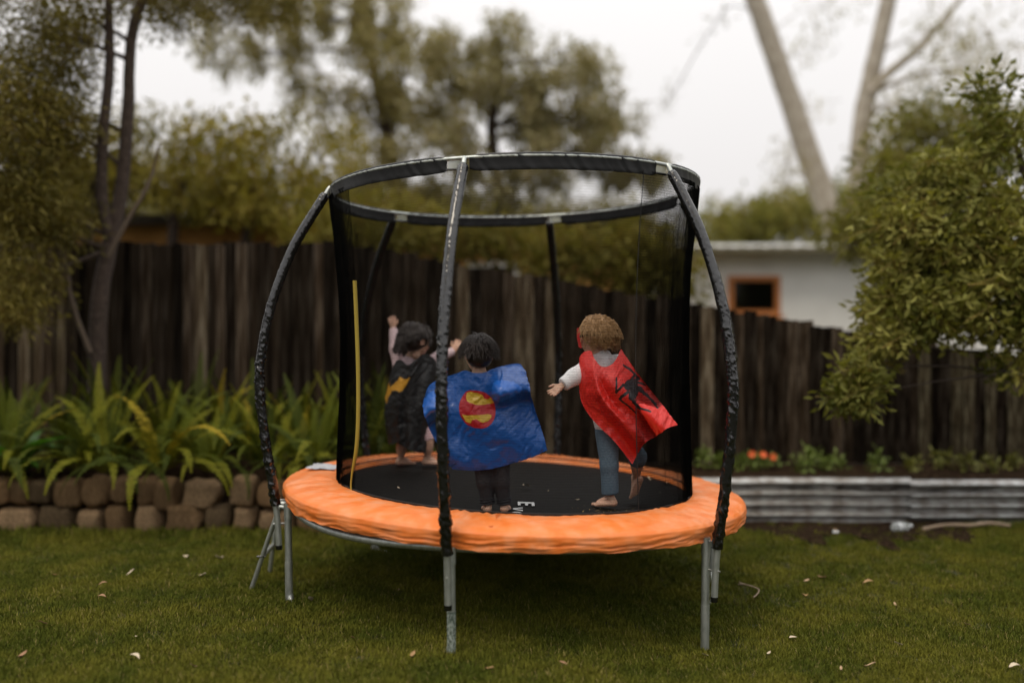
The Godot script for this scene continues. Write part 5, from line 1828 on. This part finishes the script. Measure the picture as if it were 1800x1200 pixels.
func child_blue():
	var D := 4.745
	var J := {"s": 0.92, "base": px(868, 901, D), "head": px(841, 621, D - 0.01), "fwd": Vector3(-0.22, -0.05, -1), "up": Vector3(0.03, 1, 0.02),
		"neck": px(843, 662, D), "shL": px(813, 680, D), "shR": px(876, 674, D), "chest": px(846, 702, D), "pelvis": px(860, 780, D + 0.01),
		"elL": px(784, 690, D + 0.10), "wrL": px(766, 700, D + 0.22), "elR": px(903, 664, D + 0.10), "wrR": px(908, 676, D + 0.20),
		"hipL": px(848, 795, D + 0.01), "hipR": px(877, 795, D + 0.01), "knL": px(852, 846, D), "knR": px(881, 846, D), "anL": px(857, 886, D + 0.01), "anR": px(887, 886, D + 0.01),
		"handL": Vector3(-0.3, 0.2, -0.9), "handsideL": Vector3(1, 0, 0), "thumbL": 1.0, "handR": Vector3(0.3, 0.2, -0.9), "handsideR": Vector3(1, 0, 0), "thumbR": -1.0, "curl": 0.5,
		"footL": Vector3(-0.15, -0.02, -1), "footupL": Vector3.UP, "footR": Vector3(0.12, -0.02, -1), "footupR": Vector3.UP,
		"shirt": M.grey_cloth, "trousers": M.charcoal_cloth, "flare": 0.006, "hemL": 1.93, "hemR": 1.95}
	var P := person("small child in a wide blue cape with a round red and yellow emblem", J)
	var B := head_frame(J.fwd, J.up)
	hair_cap(P, J, 0.008, M.hair_dark)
	var h := soup()
	strands(h, J.head - J.base + (B.y * 0.014 - B.z * 0.010) * 0.92, B, Vector3(0.0715, 0.082, 0.0845), 1000, 6, 0.0085, 0.0015, 0.0004, 0.5, Vector3(0.1, 0.05, 0), 0.7, -0.2)
	part(P, "hair_locks", soup_mesh(h), M.hair_dark)
	# cuffs rolled at the ankles
	for a in [[J.knL, J.anL], [J.knR, J.anR]]:
		var kn: Vector3 = a[0] - J.base
		var an: Vector3 = a[1] - J.base
		part(P, "trouser_cuff", tube_mesh(spline([kn.lerp(an, 0.70), kn.lerp(an, 0.78), kn.lerp(an, 0.88), kn.lerp(an, 0.98)], 14), 0.037, 14, true, func(t: float, ang: float): return 0.003 * sin(t * 17.0) + 0.003 * fn.get_noise_2d(t * 5.0, ang)), M.charcoal_cloth)
	var z := D - 0.085
	var top := [Vector3(749, 692, z + 0.13), Vector3(757, 676, z + 0.11), Vector3(775, 666, z + 0.08), Vector3(800, 657, z + 0.05), Vector3(818, 651, z + 0.03), Vector3(832, 655, z + 0.02), Vector3(850, 655, z + 0.02), Vector3(864, 649, z + 0.03), Vector3(885, 643, z + 0.06), Vector3(912, 639, z + 0.12), Vector3(922, 650, z + 0.12)]
	var bottom := [Vector3(796, 824, z + 0.03), Vector3(830, 826, z + 0.005), Vector3(862, 824, z), Vector3(900, 814, z), Vector3(935, 803, z + 0.03), Vector3(962, 791, z + 0.06)]
	var left := [Vector3(749, 692, z + 0.13), Vector3(744, 715, z + 0.11), Vector3(750, 742, z + 0.08), Vector3(766, 775, z + 0.05), Vector3(782, 804, z + 0.03), Vector3(796, 824, z + 0.03)]
	var right := [Vector3(922, 650, z + 0.12), Vector3(930, 678, z + 0.10), Vector3(940, 715, z + 0.09), Vector3(952, 755, z + 0.07), Vector3(962, 791, z + 0.06)]
	var dep := func(s: float, t: float):
		# the cloth lies over the outstretched arms, then falls in below them
		var arm := smoothstep(0.60, 0.72, s) + (1.0 - smoothstep(0.12, 0.26, s))
		var shelf := arm * (-0.135 * smoothstep(0.0, 0.27, t) + 0.10 * smoothstep(0.28, 0.42, t) + 0.05 * t)
		var back := (1.0 - arm) * (-0.015 * sin(PI * t) + 0.03 * t * t)
		return shelf + back + 0.010 * sin(s * 21.0 + t * 3.0) * (0.35 + 0.65 * t) + 0.006 * sin(s * 9.0 - t * 11.0)
	make_cape(P, J.base, cape_shape(top, bottom, left, right, dep, 0.0), 0.0, lin(0.008, 0.085, 0.36), emblem_round, Vector2(839, 718), 0.13, 0.36, 2)

func child_black():
	var D := 6.12
	var J := {"s": 0.95, "base": px(728, 818, D), "head": px(733, 597, D - 0.02), "fwd": Vector3(0.75, -0.05, -0.66), "up": Vector3(0.06, 1, 0),
		"neck": px(722, 632, D), "shL": px(702, 646, D - 0.01), "shR": px(745, 642, D + 0.02), "chest": px(722, 668, D), "pelvis": px(725, 735, D + 0.01),
		"elL": px(694, 614, D + 0.04), "wrL": px(691, 577, D + 0.10), "elR": px(770, 628, D + 0.05), "wrR": px(797, 617, D + 0.11),
		"hipL": px(713, 745, D), "hipR": px(741, 745, D + 0.01), "knL": px(707, 778, D - 0.02), "knR": px(752, 776, D - 0.01), "anL": px(704, 806, D), "anR": px(751, 806, D + 0.01),
		"handL": Vector3(-0.16, 1, -0.1), "handsideL": Vector3(1, 0.1, 0), "thumbL": 1.0, "handR": Vector3(0.45, 0.85, -0.15), "handsideR": Vector3(1, -0.3, 0.2), "thumbR": -1.0, "curl": -0.25,
		"footL": Vector3(0.80, -0.03, -0.55), "footupL": Vector3.UP, "footR": Vector3(0.95, -0.03, -0.2), "footupR": Vector3.UP,
		"shirt": M.pink_cloth, "trousers": M.floral_cloth, "flare": 0.012, "hemL": 0.94, "hemR": 0.98}
	var P := person("child in a black cape with a yellow bat reaching up to the net", J)
	var B := head_frame(J.fwd, J.up)
	hair_cap(P, J, 0.010, M.hair_dark)
	var h := soup()
	var c: Vector3 = J.head - J.base
	strands(h, c + (B.y * 0.014 - B.z * 0.010) * 0.95, B, Vector3(0.0755, 0.086, 0.089), 460, 7, 0.010, 0.0032, 0.0015, 0.6, Vector3(0, 0.15, -0.45), 0.6, 0.0)
	# a ponytail at the back of the head and a tuft on top
	strands(h, c + B.y * 0.012 - B.z * 0.088, B, Vector3(0.026, 0.026, 0.026), 110, 11, 0.0105, 0.0034, 0.006, 0.8, Vector3(0, -0.45, -0.7), 0.2, -0.9)
	strands(h, c + B.y * 0.085 - B.z * 0.045, B, Vector3(0.036, 0.026, 0.032), 90, 9, 0.009, 0.0032, 0.005, 0.9, Vector3(0, 0.1, -0.5), 0.9, -0.3)
	part(P, "hair_locks", soup_mesh(h), M.hair_dark)
	var mk := soup()
	add_grid(mk, 20, 8, func(u: float, t: float):
		var a := lerpf(-1.25, 1.25, u)
		var y := lerpf(-0.034, 0.040, t) + 0.006 * cos(a * 2.0)
		return c + (B.x * sin(a) * 0.080 + B.y * y + B.z * (0.012 + cos(a) * 0.086)) * 0.97)
	part(P, "mask", soup_mesh(mk), M.black_cloth)
	var stp := []
	for k in 33:
		var a := lerpf(1.1, TAU - 1.1, k / 32.0)
		stp.append(c + (B.x * sin(a) * 0.0855 + B.y * 0.012 + B.z * (cos(a) * 0.098 - 0.006)) * 0.97)
	part(P, "mask_strap", tube_mesh(stp, 0.005, 6), M.black_cloth)
	var z := D - 0.085
	var top := [Vector3(690, 648, z + 0.06), Vector3(698, 634, z + 0.04), Vector3(707, 633, z + 0.01), Vector3(717, 641, z), Vector3(730, 632, z + 0.01), Vector3(744, 622, z + 0.05), Vector3(760, 628, z + 0.06), Vector3(771, 646, z + 0.09)]
	var bottom := [Vector3(683, 781, z + 0.05), Vector3(698, 778, z + 0.02), Vector3(712, 786, z), Vector3(728, 794, z), Vector3(748, 797, z + 0.03)]
	var left := [Vector3(690, 648, z + 0.06), Vector3(681, 680, z + 0.05), Vector3(676, 722, z + 0.05), Vector3(679, 755, z + 0.05), Vector3(683, 781, z + 0.05)]
	var right := [Vector3(771, 646, z + 0.09), Vector3(771, 680, z + 0.08), Vector3(760, 722, z + 0.05), Vector3(752, 760, z + 0.04), Vector3(748, 797, z + 0.03)]
	var dep := func(s: float, t: float):
		return -0.055 * sin(PI * clampf(s * 0.85 + 0.15, 0, 1)) + (0.012 * sin(s * 13.0 + 1.0 + t * 1.5) + 0.006 * sin(s * 24.0 - t * 4.0)) * smoothstep(0.05, 0.4, t)
	make_cape(P, J.base, cape_shape(top, bottom, left, right, dep, 0.3), 0.3, lin(0.006, 0.006, 0.0065), emblem_bat, Vector2(681, 688), 0.14, 0.5, 3)

# ---------------------------------------------------------------- small things on the ground

func build_litter():
	var meshes := []
	for k in 4:
		var s := soup()
		add_grid(s, 8, 2, func(u: float, t: float):
			var w := 0.32 * sin(PI * pow(u, 0.8)) + 0.01
			return Vector3(u - 0.5, 0.16 * sin(u * 3.0 + k) + 0.12 * absf(t - 0.5) * (1.0 + k * 0.4), (t - 0.5) * 2.0 * w * [0.5, 0.8, 0.42, 0.65][k] + 0.1 * sin(u * 2.6) * (k - 1.5)))
		meshes.append(soup_mesh(s))
	var spots := [[355, 1018, 0.07], [385, 985, 0.06], [325, 985, 0.05], [180, 1035, 0.05], [228, 1014, 0.055], [178, 1058, 0.05], [235, 1166, 0.06], [95, 1017, 0.035], [238, 1128, 0.03], [75, 1103, 0.04], [340, 1180, 0.04], [40, 1160, 0.06], [1445, 1020, 0.05], [1418, 1028, 0.05], [1527, 1032, 0.06], [1575, 1070, 0.04], [1395, 1130, 0.04], [1353, 1157, 0.035], [1530, 1178, 0.05], [1580, 1140, 0.04], [1785, 1183, 0.06], [1700, 1105, 0.04], [1480, 1185, 0.04], [727, 1160, 0.045], [512, 995, 0.04], [700, 1045, 0.03], [545, 1062, 0.09], [1415, 1052, 0.04], [1240, 1160, 0.04], [990, 1175, 0.04], [860, 1185, 0.05], [620, 1130, 0.035], [1468, 938, 0.04], [1390, 955, 0.05]]
	for e in spots:
		var d := 5.0
		for q in 6: # the depth at which this line of sight meets the lawn
			var p := px(e[0], e[1], d)
			var g := ground_y(p.x, d)
			d *= (CAM_H - g) / (CAM_H - p.y)
		var p2 := px(e[0], e[1], d)
		var o := solo("dry_leaf", meshes[rng.randi() % 4], M.dry_leaf[rng.randi() % 4])
		o.position = p2 + Vector3(0, 0.026, 0)
		o.scale = Vector3.ONE * e[2] * 1.05
		o.rotation = Vector3(rr(-0.4, 0.4), rr(0, TAU), rr(-0.3, 0.3))
		meta(o, "small curled dry brown leaf lying on the lawn grass", "leaf", "dry leaves on the lawn")
	# leaves on the mat
	for e in [[926, 857, 0.055], [1142, 835, 0.05], [1172, 841, 0.05], [965, 862, 0.02], [1015, 874, 0.025], [1160, 857, 0.02], [700, 868, 0.02]]:
		var d: float = (CAM_H - 0.545) * FOCAL / (e[1] - 589.0)
		var p := px(e[0], e[1], d)
		var o := solo("mat_leaf", meshes[rng.randi() % 4], M.dry_leaf[2])
		o.position = Vector3(p.x, pad_y(p.x, d) - 0.012 + 0.12 * e[2], p.z)
		o.scale = Vector3.ONE * e[2]
		o.rotation = Vector3(rr(-0.1, 0.1), rr(0, TAU), rr(-0.1, 0.1))
		meta(o, "small pale dry leaf lying on the black trampoline mat", "leaf", "pale leaves on the trampoline mat")
	# crumbs of leaf on the mat by the child in the red cape
	var xf := []
	var cl := []
	for k in 90:
		var x := 0.50 + 0.13 * (rng.randf() + rng.randf() - 1.0) * 1.6
		var d := 4.88 + 0.10 * (rng.randf() + rng.randf() - 1.0) * 1.6
		var sc := rr(0.004, 0.013)
		xf.append(Transform3D(Basis.from_euler(Vector3(rr(-0.2, 0.2), rr(0, TAU), rr(-0.2, 0.2))).scaled(Vector3.ONE * sc), Vector3(x, pad_y(x, d) - 0.018, -d)))
		cl.append(Color(0.42, 0.30, 0.12) * rr(0.5, 1.2))
	var cm := mat(Color.WHITE, 0.8)
	cm.vertex_color_use_as_albedo = true
	var cr := many("leaf_crumbs", meshes[1], cm, xf, cl)
	meta(cr, "scatter of tiny straw coloured leaf crumbs on the trampoline mat", "leaf crumbs", "", "stuff")
	# a forked twig
	var tp := px(1322, 1022, 5.62)
	tp.y = ground_y(tp.x, -tp.z) + 0.035
	var tw := soup()
	add_tube(tw, spline([Vector3(-0.06, 0.02, -0.08), Vector3(-0.02, 0.03, -0.03), Vector3(0.04, 0.012, 0.0), Vector3(0.01, 0.0, 0.07), Vector3(-0.02, 0.0, 0.12)], 12), 0.004, 5)
	add_tube(tw, [Vector3(-0.02, 0.03, -0.03), Vector3(-0.07, 0.05, 0.0), Vector3(-0.075, 0.06, 0.01)], 0.003, 5)
	var to := solo("forked_twig", soup_mesh(tw), M.twig)
	to.position = tp
	meta(to, "small forked dry twig on the grass beside the trampoline leg", "twig")
	# a crumpled clear plastic bottle by the bare earth
	var bp := px(1585, 934, 7.12)
	bp.y = ground_y(bp.x, 7.12) + 0.035
	var bs := soup()
	add_grid(bs, 18, 22, func(u: float, t: float):
		var a: float = u * TAU
		var r := 0.034 * (1.0 - 0.1 * sin(t * 26.0)) * smoothstep(0.0, 0.06, t) * (1.0 - 0.66 * smoothstep(0.72, 0.9, t)) * (1.0 + 0.3 * fn.get_noise_2d(cos(a) * 1.5 + t * 4.0, sin(a) * 1.5))
		return Vector3(0.19 * (t - 0.5), cos(a) * r, sin(a) * r), true)
	var bt := thing("plastic_bottle", "crumpled clear plastic bottle lying against the bare earth", "bottle", bp)
	bt.rotation.y = 0.5
	part(bt, "body", soup_mesh(bs), M.clear_plastic)
	part(bt, "cap", tube_mesh([Vector3(0.088, 0, 0), Vector3(0.106, 0, 0)], 0.015, 10), M.white_plastic)
	part(bt, "label", tube_mesh([Vector3(-0.05, 0, 0), Vector3(0.0, 0, 0)], 0.0345, 14, false), M.white_plastic)
	# a pale flat pebble
	var pb := solo("pale_pebble", stone_mesh(3), M.white_plastic)
	var pp := px(1470, 941, 7.0)
	pb.position = Vector3(pp.x, ground_y(pp.x, 7.0) + 0.012, pp.z)
	pb.scale = Vector3(0.045, 0.03, 0.035)
	meta(pb, "small pale pebble lying on the bare earth", "pebble")
	# a length of weathered hose or branch on the grass, right
	var hp := px(1690, 930, 7.15)
	hp.y = ground_y(hp.x, 7.15) + 0.02
	var hs := tube_mesh(spline([Vector3(-0.30, 0, 0.05), Vector3(-0.12, 0.02, 0.0), Vector3(0.05, 0.025, 0.03), Vector3(0.22, 0.03, -0.02), Vector3(0.36, 0.015, 0.0)], 20), 0.014, 7, true, func(t: float, a: float): return 0.003 * fn.get_noise_2d(t * 30.0, a))
	var ho := solo("fallen_branch", hs, M.twig)
	ho.position = hp
	meta(ho, "pale fallen branch lying in the grass before the iron bed", "branch")
